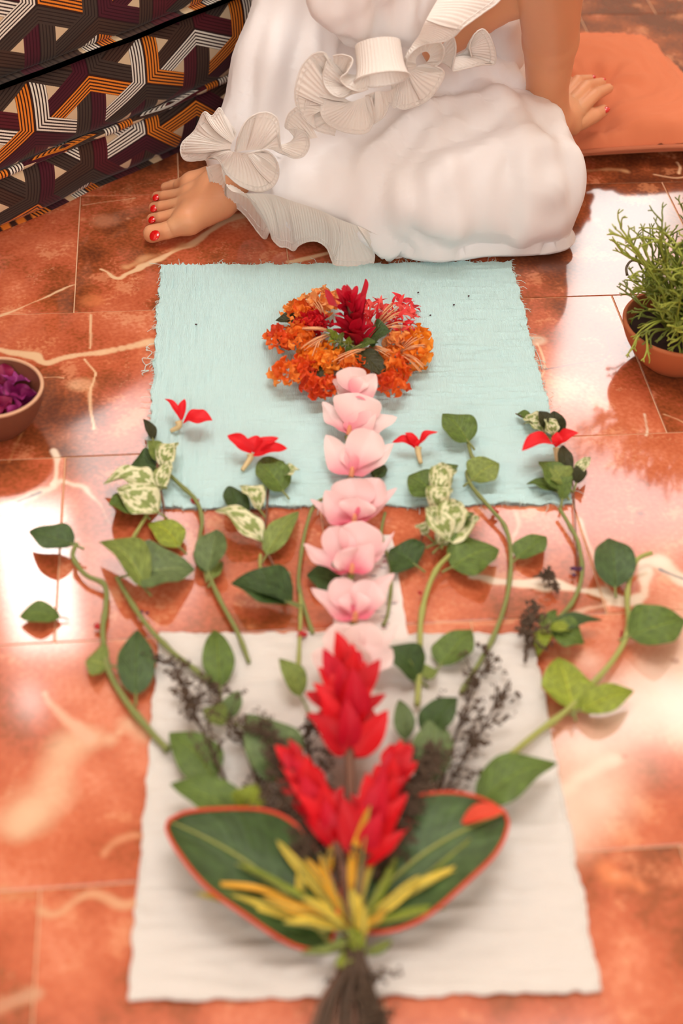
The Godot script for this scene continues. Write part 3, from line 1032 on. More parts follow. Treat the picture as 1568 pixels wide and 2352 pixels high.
# a pleated strip between a gathered line and a free edge, both given in the coordinates of a detail of the photograph
func ruffle(o: Node3D, m: Material, c: Array, base: Array, outer: Array) -> void:
	var pb := []
	var po := []
	for q in base:
		pb.append(at(c[0] + q[0] * c[2], c[1] + q[1] * c[2], q[2]))
	for q in outer:
		po.append(at(c[0] + q[0] * c[2], c[1] + q[1] * c[2], q[2]))
	var length := 0.0
	var probe := spline(po, 80)
	for i in 79:
		length += probe[i].distance_to(probe[i + 1])
	var pleats := int(length / 0.0042)
	var nu := pleats * 5 + 1
	var nv := 14
	var lb := spline(pb, nu)
	var lo := spline(po, nu)
	# even the spacing along the free edge
	var s := Shape.new()
	var p := PackedVector3Array()
	var wv := noise(0.35, 19, 2)
	for j in nv:
		var t := j / float(nv - 1)
		for i in nu:
			var span := lo[i] - lb[i]
			var side := (lo[min(i + 1, nu - 1)] - lo[max(i - 1, 0)])
			var n := span.cross(side).normalized()
			if n.y < 0:
				n = -n
			var q := lb[i] + span * t
			q += n * (0.00055 * sin(TAU * i / 5.0) * smoothstep(0.0, 0.3, t) * (1.0 if t < 0.97 else 0.3))
			q += n * (sin(PI * t) * 0.18 * span.length() * (0.45 + 0.4 * wv.get_noise_1d(i * 0.04)))
			p.append(q)
	s.grid(p, nu, nv)
	var e1 := PackedVector3Array()
	var e2 := PackedVector3Array()
	for i in range(0, nu, 3):
		e1.append(p[(nv - 1) * nu + i])
		e2.append(p[(nv - 3) * nu + i] + (p[(nv - 1) * nu + i] - p[(nv - 3) * nu + i]) * 0.35)
	s.tube(e1, [0.0009], 5)
	s.tube(e2, [0.0006], 5)
	obj("ruffle", s, m, o)


# ---------------------------------------------------------------- cloths
func cloth(o: Node3D, called: String, corners: Array, nu: int, nv: int, m: Material, relief: Callable, ragged: float, lift := 0.0015, tiles := Vector2(1, 1)) -> PackedVector3Array:
	var c := []
	for q in corners:
		c.append(at(q[0], q[1]))
	var s := Shape.new()
	var p := PackedVector3Array()
	var e := noise(30.0, 15, 3)
	for j in nv:
		for i in nu:
			var u := i / float(nu - 1)
			var v := j / float(nv - 1)
			var q: Vector3 = c[0].lerp(c[1], u).lerp(c[3].lerp(c[2], u), v)
			var eu := pow(absf(u * 2 - 1), 14.0) * signf(u - 0.5)
			var ev := pow(absf(v * 2 - 1), 14.0) * signf(v - 0.5)
			q.x += ragged * eu * e.get_noise_2d(v * 0.5, signf(u - 0.5)) * 2.0
			q.z += ragged * ev * e.get_noise_2d(u * 0.5, 7.0 + signf(v - 0.5)) * 2.0
			q.y = lift + relief.call(u, v)
			p.append(q)
	s.grid(p, nu, nv, false, tiles.x, tiles.y)
	# turned edge down to the floor, so that the cloth has a thickness
	for side in 4:
		var r := PackedVector3Array()
		var n := nu if side < 2 else nv
		for row in 2:
			for k in n:
				var id := k if side == 0 else ((nv - 1) * nu + k if side == 1 else (k * nu if side == 2 else k * nu + nu - 1))
				var q := p[id]
				if row == 1:
					q.y = 0.0003
				r.append(q)
		s.grid(r, n, 2)
	obj(called, s, m, o)
	return p


func gauze() -> Image:
	var im := Image.create(256, 256, false, Image.FORMAT_L8)
	var a := noise(0.02, 81, 3)
	for y in 256:
		for x in 256:
			var w := 0.5 + 0.25 * sin(TAU * (x + 5.0 * a.get_noise_2d(x * 0.5, y)) / 8.0) + 0.18 * sin(TAU * (y + 4.0 * a.get_noise_2d(y * 0.6, x + 300)) / 5.0)
			w += 0.25 * a.get_noise_2d(x * 3.0, y * 0.4)
			im.set_pixel(x, y, Color(w, w, w))
	return im


func cloths() -> void:
	var teal := mat(rgb(196, 228, 228), 0.95, 0.2)
	teal.heightmap_enabled = true
	teal.heightmap_texture = tex(gauze())
	teal.heightmap_scale = 0.07
	teal.uv1_scale = Vector3(7, 7, 1)
	teal.rim_enabled = true
	teal.rim = 0.3
	var o := thing("gauze_cloth", "pale turquoise cotton gauze cloth with frayed edges under the orange blossom wreath", "cloth")
	var wr := noise(1.0, 33, 3)
	var relief := func(u: float, v: float) -> float:
		var left := clampf(1.0 - u * 2.2, 0.0, 1.0)
		var right := clampf(u * 1.5 + v * 1.1 - 0.75, 0.0, 1.0)
		var h := 0.0034 * left * maxf(0.0, wr.get_noise_2d(u * 90.0, v * 5.0)) + 0.0034 * left * left * maxf(0.0, wr.get_noise_2d(u * 50.0 + 40.0, v * 4.0))
		h += 0.0042 * right * maxf(0.0, wr.get_noise_2d(u * 5.0 + 9.0, v * 60.0))
		h += 0.0012 * absf(wr.get_noise_2d(u * 60.0, v * 8.0)) + 0.001 * absf(wr.get_noise_2d(u * 6.0, v * 50.0 + 20.0))
		return h
	var nu := 230
	var nv := 230
	var p := cloth(o, "weave", [[369, 613], [1174, 604], [1314, 1160], [330, 1172]], nu, nv, teal, relief, 0.0016)
	# loose threads round the edges
	var f := Shape.new()
	for k in 520:
		var side := k % 4
		var t := rng.randf()
		var i := int(t * (nu - 1))
		var id := i if side == 0 else ((nv - 1) * nu + i if side == 1 else (i * nu if side == 2 else i * nu + nu - 1))
		var out_: Vector3 = [Vector3(0, 0, -1), Vector3(0, 0, 1), Vector3(-1, 0, 0), Vector3(1, 0, 0)][side]
		var a := p[id] - out_ * 0.002
		var n := rng.randf_range(0.002, 0.006) if rng.randf() < 0.93 else rng.randf_range(0.008, 0.014)
		var sidew := Vector3(out_.z, 0, out_.x) * rng.randf_range(-0.6, 0.6)
		var b := a + (out_ + sidew * 0.5) * n * 0.6 + Vector3.UP * rng.randf_range(-0.0005, 0.0015)
		var c := a + (out_ + sidew) * n
		c.y = rng.randf_range(0.0006, 0.0025)
		f.tube(PackedVector3Array([a, b, c]), [0.00028], 4)
	var thread := mat(rgb(205, 226, 220), 0.95, 0.2)
	var fr := obj("frayed_threads", f, thread, o)
	fr.set_meta("kind", "stuff")
	# the tangled loop of thread on its left edge
	var l := Shape.new()
	var pts := []
	for j in 16:
		pts.append([rng.randf_range(324, 350), 796 + j * 4.5 + rng.randf_range(-7, 7), 0.002])
	l.tube(trail(pts, 110), [0.0004], 4)
	tag(obj("loose_thread", l, thread, o), "tangled loose thread hanging off the edge", "")
	l = Shape.new()
	l.tube(trail([[1194, 742, 0.003], [1210, 770, 0.002], [1222, 790, 0.001], [1238, 822, 0.001], [1244, 848, 0.001]], 24), [0.00035], 4)
	obj("loose_thread", l, thread, o)

	var linen := mat(rgb(222, 216, 209), 0.95, 0.2)
	linen.heightmap_enabled = true
	linen.heightmap_texture = tex(weave())
	linen.heightmap_scale = 0.03
	linen.uv1_scale = Vector3(30, 30, 1)
	var o2 := thing("linen_cloth", "plain white linen cloth under the red ginger bouquet nearest the camera", "cloth")
	var relief2 := func(u: float, v: float) -> float:
		return 0.0045 * absf(wr.get_noise_2d(u * 2.5 + 50.0, v * 13.0)) + 0.0022 * absf(wr.get_noise_2d(u * 6.0 + 80.0, v * 8.0 + 4.0))
	var p2 := cloth(o2, "weave", [[368, 1462], [1217, 1462], [1376, 2280], [299, 2300]], 120, 120, linen, relief2, 0.0012)
	var hem := Shape.new()
	for side in 4:
		var path := PackedVector3Array()
		for k in 120:
			var id := k if side == 0 else (119 * 120 + k if side == 1 else (k * 120 if side == 2 else k * 120 + 119))
			path.append(p2[id] + Vector3(0, -0.0002, 0))
		hem.tube(path, [0.0012], 5)
	obj("hem", hem, mat(rgb(222, 216, 209), 0.95, 0.2), o2)

	# the strip of printed paper under the pink blossoms
	var paper := mat(Color.WHITE, 0.8, 0.3)
	var im := Image.create(64, 256, false, Image.FORMAT_RGB8)
	im.fill(rgb(226, 214, 208))
	for k in 90:
		var x := rng.randi_range(4, 56)
		var y := rng.randi_range(0, 250)
		im.fill_rect(Rect2i(x, y, rng.randi_range(2, 7), rng.randi_range(1, 3)), rgb(120, 108, 116) if rng.randf() < 0.7 else rgb(170, 90, 100))
	paper.albedo_texture = tex(im)
	var o3 := thing("paper_strip", "narrow printed paper strip lying under the column of pink blossoms", "paper")
	cloth(o3, "sheet", [[790, 1232], [900, 1232], [938, 1475], [760, 1475]], 12, 24, paper, func(u: float, v: float) -> float: return 0.0006 * (sin(u * 5.0) + sin(v * 7.0) + 2.0) * u * v, 0.0004, 0.002)


# ---------------------------------------------------------------- leaves and stems
var leafs := []
var stems := []


func leaf_materials() -> void:
	var n := 128
	var h := Image.create(n, n, false, Image.FORMAT_L8)
	var veins := Image.create(n, n, false, Image.FORMAT_RGB8)
	var cream := Image.create(n, n, false, Image.FORMAT_RGB8)
	var w := noise(0.045, 91, 3)
	for y in n:
		for x in n:
			var u := absf(x - n / 2.0) / (n / 2.0)
			var v := y / float(n)
			var k := fposmod((v * 1.0 - u * 0.28) * 8.0, 1.0)
			var rib := exp(-pow((k - 0.5) * 9.0, 2.0)) * (1.0 - u * 0.6)
			var mid := exp(-pow(u * 22.0, 2.0))
			var d := clampf(maxf(rib * 0.55, mid) , 0.0, 1.0)
			var g := w.get_noise_2d(x, y)
			h.set_pixel(x, y, Color.from_hsv(0, 0, clampf(0.6 + 0.22 * sin(k * PI) - 0.45 * d + 0.2 * g, 0, 1)))
			var t := clampf(0.82 + 0.13 * g - 0.10 * sin(k * PI) + 0.20 * d, 0, 1)
			veins.set_pixel(x, y, Color(minf(1, t * 1.01 + 0.05 * mid), minf(1, t), minf(1, t * 0.97)))
			var patch := smoothstep(-0.12, 0.18, w.get_noise_2d(x * 0.8 + 300, y * 0.8) + 0.35 * (u - 0.35))
			cream.set_pixel(x, y, Color(0.55, 0.61, 0.36).lerp(Color(0.88, 0.87, 0.73), patch))
	var ht := tex(h)
	var vt := tex(veins)
	var ct := tex(cream)
	# 0 dark, 1 mid green, 2 light, 3 yellow green, 4 variegated, 5 dull grey green, 6 olive black, 7 sheen green, 8 croton yellow, 9 croton gold
	for c in [rgb(76, 106, 52), rgb(116, 146, 66), rgb(156, 178, 92), rgb(172, 192, 66), rgb(255, 255, 250), rgb(126, 152, 98), rgb(74, 76, 44), rgb(92, 122, 72), rgb(226, 198, 78), rgb(232, 172, 52)]:
		var m := mat(c, 0.48, 0.4)
		m.albedo_texture = ct if leafs.size() == 4 else (vt if leafs.size() < 8 else null)
		m.heightmap_enabled = true
		m.heightmap_texture = ht
		m.heightmap_scale = 0.16
		m.backlight_enabled = true
		m.backlight = Color(0.28, 0.32, 0.1)
		leafs.append(m)
	for c in [rgb(126, 134, 76), rgb(120, 84, 66), rgb(76, 58, 44), rgb(156, 160, 88), rgb(150, 60, 60)]:
		stems.append(mat(c, 0.6, 0.4))


# a blade from base to tip; width in metres; fold bends the halves up, arch lifts the middle, droop turns the tip
func blade(s: Shape, base: Vector3, tip: Vector3, width: float, shape := 0, fold := 0.25, arch := 0.12, wave := 0.05, twist := 0.0) -> void:
	var nu := 11
	var nv := 17
	var a := tip - base
	var len_ := a.length()
	var t := a.normalized()
	var side := t.cross(Vector3.UP)
	if side.length() < 0.1:
		side = across
	side = side.normalized().rotated(t, twist)
	var up := side.cross(t).normalized()
	if up.y < 0:
		up = -up
	var bend := rng.randf_range(-0.07, 0.07)
	var ph := rng.randf() * TAU
	var p := PackedVector3Array()
	for j in nv:
		var v := j / float(nv - 1)
		var w := 0.0
		match shape:
			0: w = pow(sin(PI * pow(v, 0.72)), 0.85) * (1.0 - 0.18 * v)      # ovate
			1: w = pow(sin(PI * v), 0.8)                                      # elliptic
			2: w = pow(sin(PI * pow(v, 1.5)), 0.7) * (0.35 + 0.65 * smoothstep(0.0, 0.5, v))  # obovate petal
			3: w = pow(clampf(sin(PI * minf(1.0, v * 0.97 + 0.03)), 0, 1), 0.5)    # strap
			4: w = pow(sin(PI * pow(v, 0.55)), 0.7)                           # heart
		w = maxf(w, 0.012 if j < nv - 1 else 0.0)
		for i in nu:
			var u := i / float(nu - 1) * 2 - 1
			var q := base + a * v + side * (u * w * width * 0.5) + side * (bend * len_ * sin(PI * v))
			q += up * (arch * len_ * sin(PI * v) * (1.0 if arch > 0 else 1.0))
			q += up * (fold * width * 0.5 * absf(u) * w)
			q += up * (wave * width * u * absf(u) * sin(v * 9.0 + ph + u) * w)
			p.append(q)
	s.grid(p, nu, nv)


func blade_px(s: Shape, b: Array, t: Array, wpx: float, shape := 0, fold := 0.25, arch := 0.12, wave := 0.05, twist := 0.0) -> void:
	var base := at(b[0], b[1], b[2])
	var tip := at(t[0], t[1], t[2])
	var d := (tip - base).normalized()
	var side := d.cross(Vector3.UP)
	side = side.normalized() if side.length() > 0.1 else across
	var k := scale_across((base + tip) / 2, side, Vector2(t[0] - b[0], t[1] - b[1]))
	blade(s, base, tip, minf(wpx * 1.22 / k, 0.15), shape, fold, arch, wave, twist)


func stem(o: Node3D, called: String, list: Array, r0: float, r1: float, m: Material) -> void:
	var s := Shape.new()
	var path := trail(list, list.size() * 9)
	var radii := []
	for i in list.size() * 3:
		var t := i / float(list.size() * 3 - 1)
		radii.append(0.72 * lerpf(r0, r1, t) * (1.0 + (0.3 if i % 5 == 4 else 0.0)))
	s.tube(path, radii, 7)
	obj(called, s, m, o)


# leaves: [base x, base y, tip x, tip y, width, colour, fold, arch, height of base, height of tip]
func leaves(o: Node3D, list: Array) -> void:
	for q in list:
		var s := Shape.new()
		var fold: float = q[6] if q.size() > 6 else 0.25
		var arch: float = q[7] if q.size() > 7 else 0.10
		var hb: float = q[8] if q.size() > 8 else 0.006
		var ht: float = q[9] if q.size() > 9 else 0.006
		blade_px(s, [q[0], q[1], hb], [q[2], q[3], ht], q[4], 0, fold, arch, 0.07 if q[5] != 4 else 0.16, rng.randf_range(-0.2, 0.2))
		var name_ := "variegated_leaf" if q[5] == 4 else "leaf"
		var l := obj(name_, s, leafs[q[5]], o)
		if q[5] == 4:
			l.set_meta("label", "withered cream and green leaf")
		# its stalk
		var st := Shape.new()
		var b := at(q[0], q[1], hb)
		var d := (b - at(q[2], q[3], ht)).normalized()
		st.tube(PackedVector3Array([b - d * 0.004 + Vector3.UP * 0.0005, b + d * 0.004, b + d * 0.009 - Vector3.UP * 0.001]), [0.0008, 0.001, 0.0011], 6)
		obj("leaf_stalk", st, stems[0], l)


func vine(called: String, label: String, paths: Array, list: Array, cat := "vine") -> Node3D:
	var o := thing(called, label, cat)
	for p in paths:
		stem(o, "stem", p[0], p[1], p[2], stems[p[3]])
	leaves(o, list)
	return o


func berries(o: Node3D, called: String, x: float, y: float, n: int, spread: float, r: float, m: Material) -> void:
	var c := at(x, y, 0.004)
	for i in n:
		var s := Shape.new()
		s.blob(c + Vector3(rng.randf_range(-1, 1), 0, rng.randf_range(-1, 1)) * spread + Vector3.UP * rng.randf_range(0.0, 0.003), Vector3(r, r * 0.8, r * 1.2) * rng.randf_range(0.7, 1.2), Basis(Vector3.UP, rng.randf() * TAU), 8, 6)
		obj(called, s, m, o)


func vines() -> void:
	var G := 0
	var B := 1
	var red := mat(rgb(176, 30, 36), 0.5)
	var violet := mat(rgb(78, 30, 72), 0.5)
	var o := vine("leafy_vine", "long green vine at the far left with a dark leaf at its upper end", [[[[176, 1248, 0.012], [168, 1280, 0.01], [196, 1320, 0.008], [240, 1344, 0.008], [243, 1395, 0.006], [236, 1450, 0.006], [248, 1535, 0.006], [290, 1612, 0.006], [345, 1680, 0.006], [385, 1722, 0.008]], 0.0026, 0.0036, 0]],
		[[170, 1252, 66, 1220, 56, 7, 0.2, 0.1, 0.012, 0.012], [248, 1528, 196, 1520, 62, 2, 0.2, 0.1], [312, 1598, 316, 1446, 76, 7, 0.25, 0.08], [492, 1792, 388, 1682, 92, 1, 0.12, 0.06, 0.01, 0.01]])
	berries(o, "bud", 222, 1444, 4, 0.003, 0.0018, red)
	o = vine("leafy_vine", "vine with a broad dark leaf and a pale folded leaf, left of the centre", [[[[268, 1326, 0.01], [300, 1382, 0.008], [340, 1440, 0.008], [396, 1498, 0.008], [445, 1536, 0.008], [482, 1566, 0.008]], 0.0026, 0.0030, G]],
		[[300, 1322, 448, 1308, 92, 5, 0.25, 0.10, 0.012, 0.006], [332, 1352, 224, 1246, 66, 2, 0.7, 0.14, 0.012, 0.014], [505, 1580, 492, 1446, 66, 1, 0.25, 0.1]])
	berries(o, "bud", 330, 1412, 3, 0.003, 0.0018, violet)
	o = vine("leafy_vine", "short bent vine with withered cream leaves at the left corner of the turquoise cloth", [[[[340, 1178, 0.008], [312, 1225, 0.007], [282, 1274, 0.006]], 0.0024, 0.002, 3], [[[366, 1020, 0.008], [362, 1070, 0.009], [368, 1120, 0.008], [378, 1172, 0.006]], 0.0015, 0.0012, B]],
		[[330, 1180, 268, 1132, 92, 1, 0.2, 0.1, 0.008, 0.006], [362, 1075, 296, 1080, 58, 0, 0.2, 0.14], [360, 1118, 236, 1112, 44, 4, 0.5, 0.12, 0.012, 0.008], [364, 1178, 268, 1122, 58, 4, 0.35, 0.14, 0.008, 0.016], [362, 1130, 392, 1056, 34, 4, 0.5, 0.1, 0.008, 0.014], [374, 1076, 410, 1016, 40, 4, 0.5, 0.16, 0.008, 0.016], [364, 1062, 340, 1012, 34, 2, 0.5, 0.2, 0.008, 0.014], [352, 1012, 328, 962, 22, 6, 0.4, 0.1, 0.006, 0.012], [412, 1258, 340, 1202, 58, 3, 0.2, 0.1, 0.006, 0.006]])
	o = vine("leafy_vine", "vine curving from the cloth down to the linen with a grey green leaf midway", [[[[388, 1090, 0.008], [418, 1118, 0.008], [450, 1150, 0.008], [464, 1195, 0.007], [458, 1250, 0.007], [474, 1306, 0.007], [505, 1378, 0.006], [545, 1452, 0.006], [572, 1522, 0.006]], 0.0026, 0.0024, G]],
		[[478, 1316, 498, 1216, 66, 5, 0.5, 0.12, 0.008, 0.014], [470, 1316, 456, 1252, 34, 1, 0.5, 0.1], [488, 1330, 512, 1290, 24, 2, 0.4, 0.1]])
	berries(o, "bud", 450, 1152, 5, 0.003, 0.0018, red)
	o = vine("leafy_vine", "vine with a reddish stem rising under the red flower left of the pink blossoms", [[[[622, 1052, 0.008], [616, 1120, 0.007], [611, 1190, 0.006], [606, 1245, 0.006], [624, 1290, 0.006], [650, 1340, 0.006]], 0.0013, 0.0012, B]],
		[[640, 1100, 604, 1050, 54, 1, 0.2, 0.1], [650, 1130, 590, 1066, 64, 1, 0.2, 0.16, 0.008, 0.012], [648, 1098, 690, 1080, 26, 4, 0.5, 0.2, 0.01, 0.014], [556, 1194, 526, 1116, 50, 0, 0.3, 0.12], [596, 1172, 548, 1116, 40, 4, 0.5, 0.2, 0.008, 0.014], [604, 1246, 492, 1172, 46, 4, 0.4, 0.18, 0.006, 0.012], [612, 1276, 686, 1174, 48, 2, 0.25, 0.1], [672, 1384, 530, 1340, 74, 0, 0.55, 0.10, 0.008, 0.012], [664, 1386, 548, 1346, 26, 0, 0.9, 0.05, 0.012, 0.016]])
	o = vine("withered_sprig", "pale curled sprig with a whitish bud between two leaves left of the pink blossoms", [[[[598, 1274, 0.006], [598, 1305, 0.006], [616, 1328, 0.006], [640, 1340, 0.006], [655, 1388, 0.005]], 0.0020, 0.0016, 3]], [[640, 1328, 664, 1352, 26, 4, 0.7, 0.2, 0.008, 0.01]], "sprig")
	o = vine("leafy_vine", "arched bare vine hanging just left of the pink blossoms with red buds at its foot", [[[[752, 1142, 0.008], [722, 1160, 0.009], [702, 1215, 0.008], [690, 1285, 0.007], [686, 1345, 0.006], [700, 1400, 0.005], [718, 1456, 0.005]], 0.0020, 0.0024, G], [[[688, 1350, 0.006], [690, 1410, 0.006], [688, 1470, 0.006], [684, 1560, 0.006]], 0.0018, 0.0022, 3]],
		[[782, 1338, 704, 1320, 56, 0, 0.25, 0.1]])
	berries(o, "bud", 690, 1456, 7, 0.004, 0.002, red)
	o = vine("leafy_vine", "long vine topped by a single serrated leaf on the right half of the cloth", [[[[1074, 1014, 0.010], [1082, 1045, 0.009], [1096, 1074, 0.010], [1072, 1086, 0.010], [1086, 1122, 0.009], [1126, 1168, 0.008], [1160, 1212, 0.007], [1173, 1275, 0.007], [1164, 1370, 0.007], [1134, 1460, 0.007], [1094, 1532, 0.007], [1058, 1592, 0.008]], 0.0022, 0.0028, G]],
		[[1076, 1016, 1016, 950, 62, 1, 0.2, 0.08, 0.012, 0.018], [1082, 1104, 1146, 1064, 60, 2, 0.2, 0.1, 0.01, 0.014], [1186, 1284, 1254, 1232, 56, 1, 0.2, 0.1]])
	berries(o, "bud", 1132, 1176, 5, 0.003, 0.0018, red)
	o = vine("leafy_vine", "thick green vine with a broad torn leaf, curving right of the pink blossoms", [[[[1046, 1264, 0.012], [1006, 1302, 0.01], [980, 1360, 0.008], [966, 1430, 0.008], [964, 1520, 0.008], [958, 1620, 0.01]], 0.0028, 0.0034, 3]],
		[[1036, 1304, 1146, 1262, 88, 1, 0.15, 0.12, 0.01, 0.01], [956, 1300, 894, 1262, 84, 0, 0.2, 0.1, 0.006, 0.008], [1010, 1530, 1082, 1446, 78, 1, 0.15, 0.08, 0.008, 0.008], [962, 1560, 876, 1490, 62, 0, 0.4, 0.2, 0.008, 0.02], [966, 1540, 926, 1484, 34, 2, 0.4, 0.2, 0.01, 0.018], [970, 1556, 1006, 1540, 34, 2, 0.3, 0.1, 0.01, 0.01]])
	berries(o, "bud", 975, 1372, 6, 0.004, 0.0018, red)
	o = vine("withered_sprig", "bunch of withered cream and green leaves right of the pink blossoms", [[[[1000, 1120, 0.008], [985, 1170, 0.008], [968, 1235, 0.006], [958, 1305, 0.005]], 0.0014, 0.001, B]],
		[[1000, 1140, 938, 1092, 66, 1, 0.25, 0.14, 0.01, 0.012], [998, 1130, 1052, 1068, 34, 1, 0.5, 0.2, 0.01, 0.014]] + [[1008, 1150, 1018, 1062, 48, 4, 0.6, 0.2, 0.016, 0.022], [1010, 1160, 1052, 1080, 40, 4, 0.6, 0.2, 0.016, 0.02], [1000, 1180, 1040, 1122, 50, 4, 0.6, 0.3, 0.016, 0.026], [1020, 1240, 1052, 1150, 62, 4, 0.5, 0.25, 0.014, 0.02], [1010, 1256, 1100, 1186, 56, 4, 0.5, 0.2, 0.01, 0.014], [1030, 1246, 978, 1164, 48, 4, 0.6, 0.25, 0.014, 0.022], [1000, 1250, 1056, 1232, 40, 4, 0.5, 0.2, 0.01, 0.01], [1046, 1240, 1090, 1178, 36, 1, 0.5, 0.2, 0.012, 0.016], [980, 1230, 952, 1206, 26, 4, 0.5, 0.2, 0.008, 0.01]], "sprig")
	o = vine("leafy_vine", "thin bare vine right behind the lowest pink blossoms", [[[[884, 1178, 0.006], [876, 1232, 0.006], [898, 1310, 0.006], [892, 1400, 0.005], [880, 1436, 0.005]], 0.0020, 0.0018, G]], [[860, 1100, 884, 1068, 30, 0, 0.2, 0.1]])
	o = vine("leafy_vine", "vine running down from the right red flower to a tuft of small glossy leaves", [[[[1284, 1168, 0.008], [1306, 1205, 0.007], [1328, 1250, 0.007], [1336, 1320, 0.006], [1316, 1380, 0.006], [1282, 1420, 0.008], [1256, 1446, 0.01]], 0.0024, 0.0026, G], [[[1312, 1080, 0.008], [1318, 1150, 0.006], [1322, 1230, 0.005], [1326, 1310, 0.004]], 0.0009, 0.0008, B]],
		[[1258, 1448, 1384, 1424, 34, 0, 0.2, 0.06, 0.014, 0.012], [1262, 1452, 1342, 1478, 58, 1, 0.4, 0.14, 0.012, 0.006], [1260, 1446, 1316, 1452, 22, 3, 0.3, 0.2, 0.014, 0.014], [1256, 1446, 1234, 1510, 34, 3, 0.4, 0.2, 0.014, 0.006], [1254, 1444, 1278, 1400, 24, 1, 0.3, 0.1, 0.012, 0.012], [1250, 1448, 1240, 1408, 20, 2, 0.3, 0.1, 0.012, 0.014], [1294, 1130, 1236, 1060, 56, 1, 0.25, 0.14, 0.008, 0.014], [1300, 1112, 1262, 1070, 44, 2, 0.3, 0.14, 0.01, 0.016], [1278, 1130, 1208, 1112, 30, 1, 0.3, 0.14], [1290, 1150, 1300, 1092, 30, 1, 0.4, 0.14], [1302, 1100, 1292, 1022, 32, 6, 0.4, 0.14, 0.008, 0.012], [1320, 1096, 1356, 1050, 24, 4, 0.6, 0.2, 0.008, 0.016], [1322, 1112, 1336, 1070, 30, 6, 0.6, 0.2, 0.008, 0.012]])
	berries(o, "bud", 1324, 1314, 5, 0.005, 0.002, violet)
	o = vine("withered_sprig", "dried feathery olive sprig lying above the right red flower", [[[[1300, 1010, 0.006], [1258, 988, 0.008], [1210, 964, 0.008], [1184, 950, 0.006]], 0.0012, 0.0008, B]],
		[[1216, 966, 1184, 952, 18, 1, 0.5, 0.2], [1240, 982, 1196, 958, 24, 4, 0.5, 0.2], [1252, 1000, 1200, 974, 26, 4, 0.5, 0.2], [1262, 990, 1238, 944, 30, 6, 0.5, 0.2, 0.008, 0.016], [1276, 992, 1272, 944, 34, 6, 0.5, 0.2, 0.008, 0.016], [1270, 1000, 1250, 960, 30, 4, 0.5, 0.2, 0.008, 0.016], [1288, 1000, 1292, 958, 26, 6, 0.5, 0.2, 0.008, 0.012]], "sprig")
	o = vine("leafy_vine", "long thick vine on the right with broad leaves, running down to the linen", [[[[1496, 1270, 0.012], [1462, 1286, 0.012], [1446, 1330, 0.01], [1440, 1376, 0.009], [1442, 1440, 0.01], [1420, 1498, 0.01], [1360, 1572, 0.01], [1298, 1634, 0.01], [1232, 1684, 0.01], [1168, 1738, 0.012]], 0.0026, 0.0036, 3]],
		[[1412, 1352, 1398, 1236, 84, 7, 0.3, 0.14, 0.008, 0.012], [1444, 1462, 1572, 1424, 88, 1, 0.25, 0.12, 0.012, 0.012], [1316, 1632, 1282, 1510, 104, 3, 0.12, 0.08, 0.01, 0.012], [1332, 1632, 1456, 1586, 56, 3, 0.2, 0.12, 0.01, 0.012], [1096, 1852, 1280, 1752, 92, 1, 0.2, 0.12, 0.014, 0.02]])
	berries(o, "bud", 1434, 1456, 4, 0.003, 0.0018, red)
	o = thing("fallen_leaf", "single small green leaf lying loose on the floor at the far left", "leaf")
	var s := Shape.new()
	blade_px(s, [140, 1418, 0.004], [44, 1416, 0.006], 42, 1, 0.15, 0.08, 0.04)
	obj("blade", s, leafs[1], o)
	stem(o, "leaf_stalk", [[138, 1418, 0.004], [150, 1420, 0.003], [158, 1425, 0.002]], 0.0009, 0.0006, stems[B])


# ---------------------------------------------------------------- blossoms
func tint(s: Shape, deep: Color, pale: Color, from := 0.05, to := 0.75) -> void:
	s.col.resize(s.v.size())
	for i in s.v.size():
		s.col[i] = deep.srgb_to_linear().lerp(pale.srgb_to_linear(), smoothstep(from, to, s.uv[i].y))


func petal_mat(c: Color, glow := 0.35) -> StandardMaterial3D:
	var m := mat(c, 0.55, 0.4)
	m.backlight_enabled = true
	var b := c.srgb_to_linear() * glow * 1.4
	m.backlight = Color(b.r, b.g, b.b).linear_to_srgb()
	m.rim_enabled = true
	m.rim = 0.1
	return m


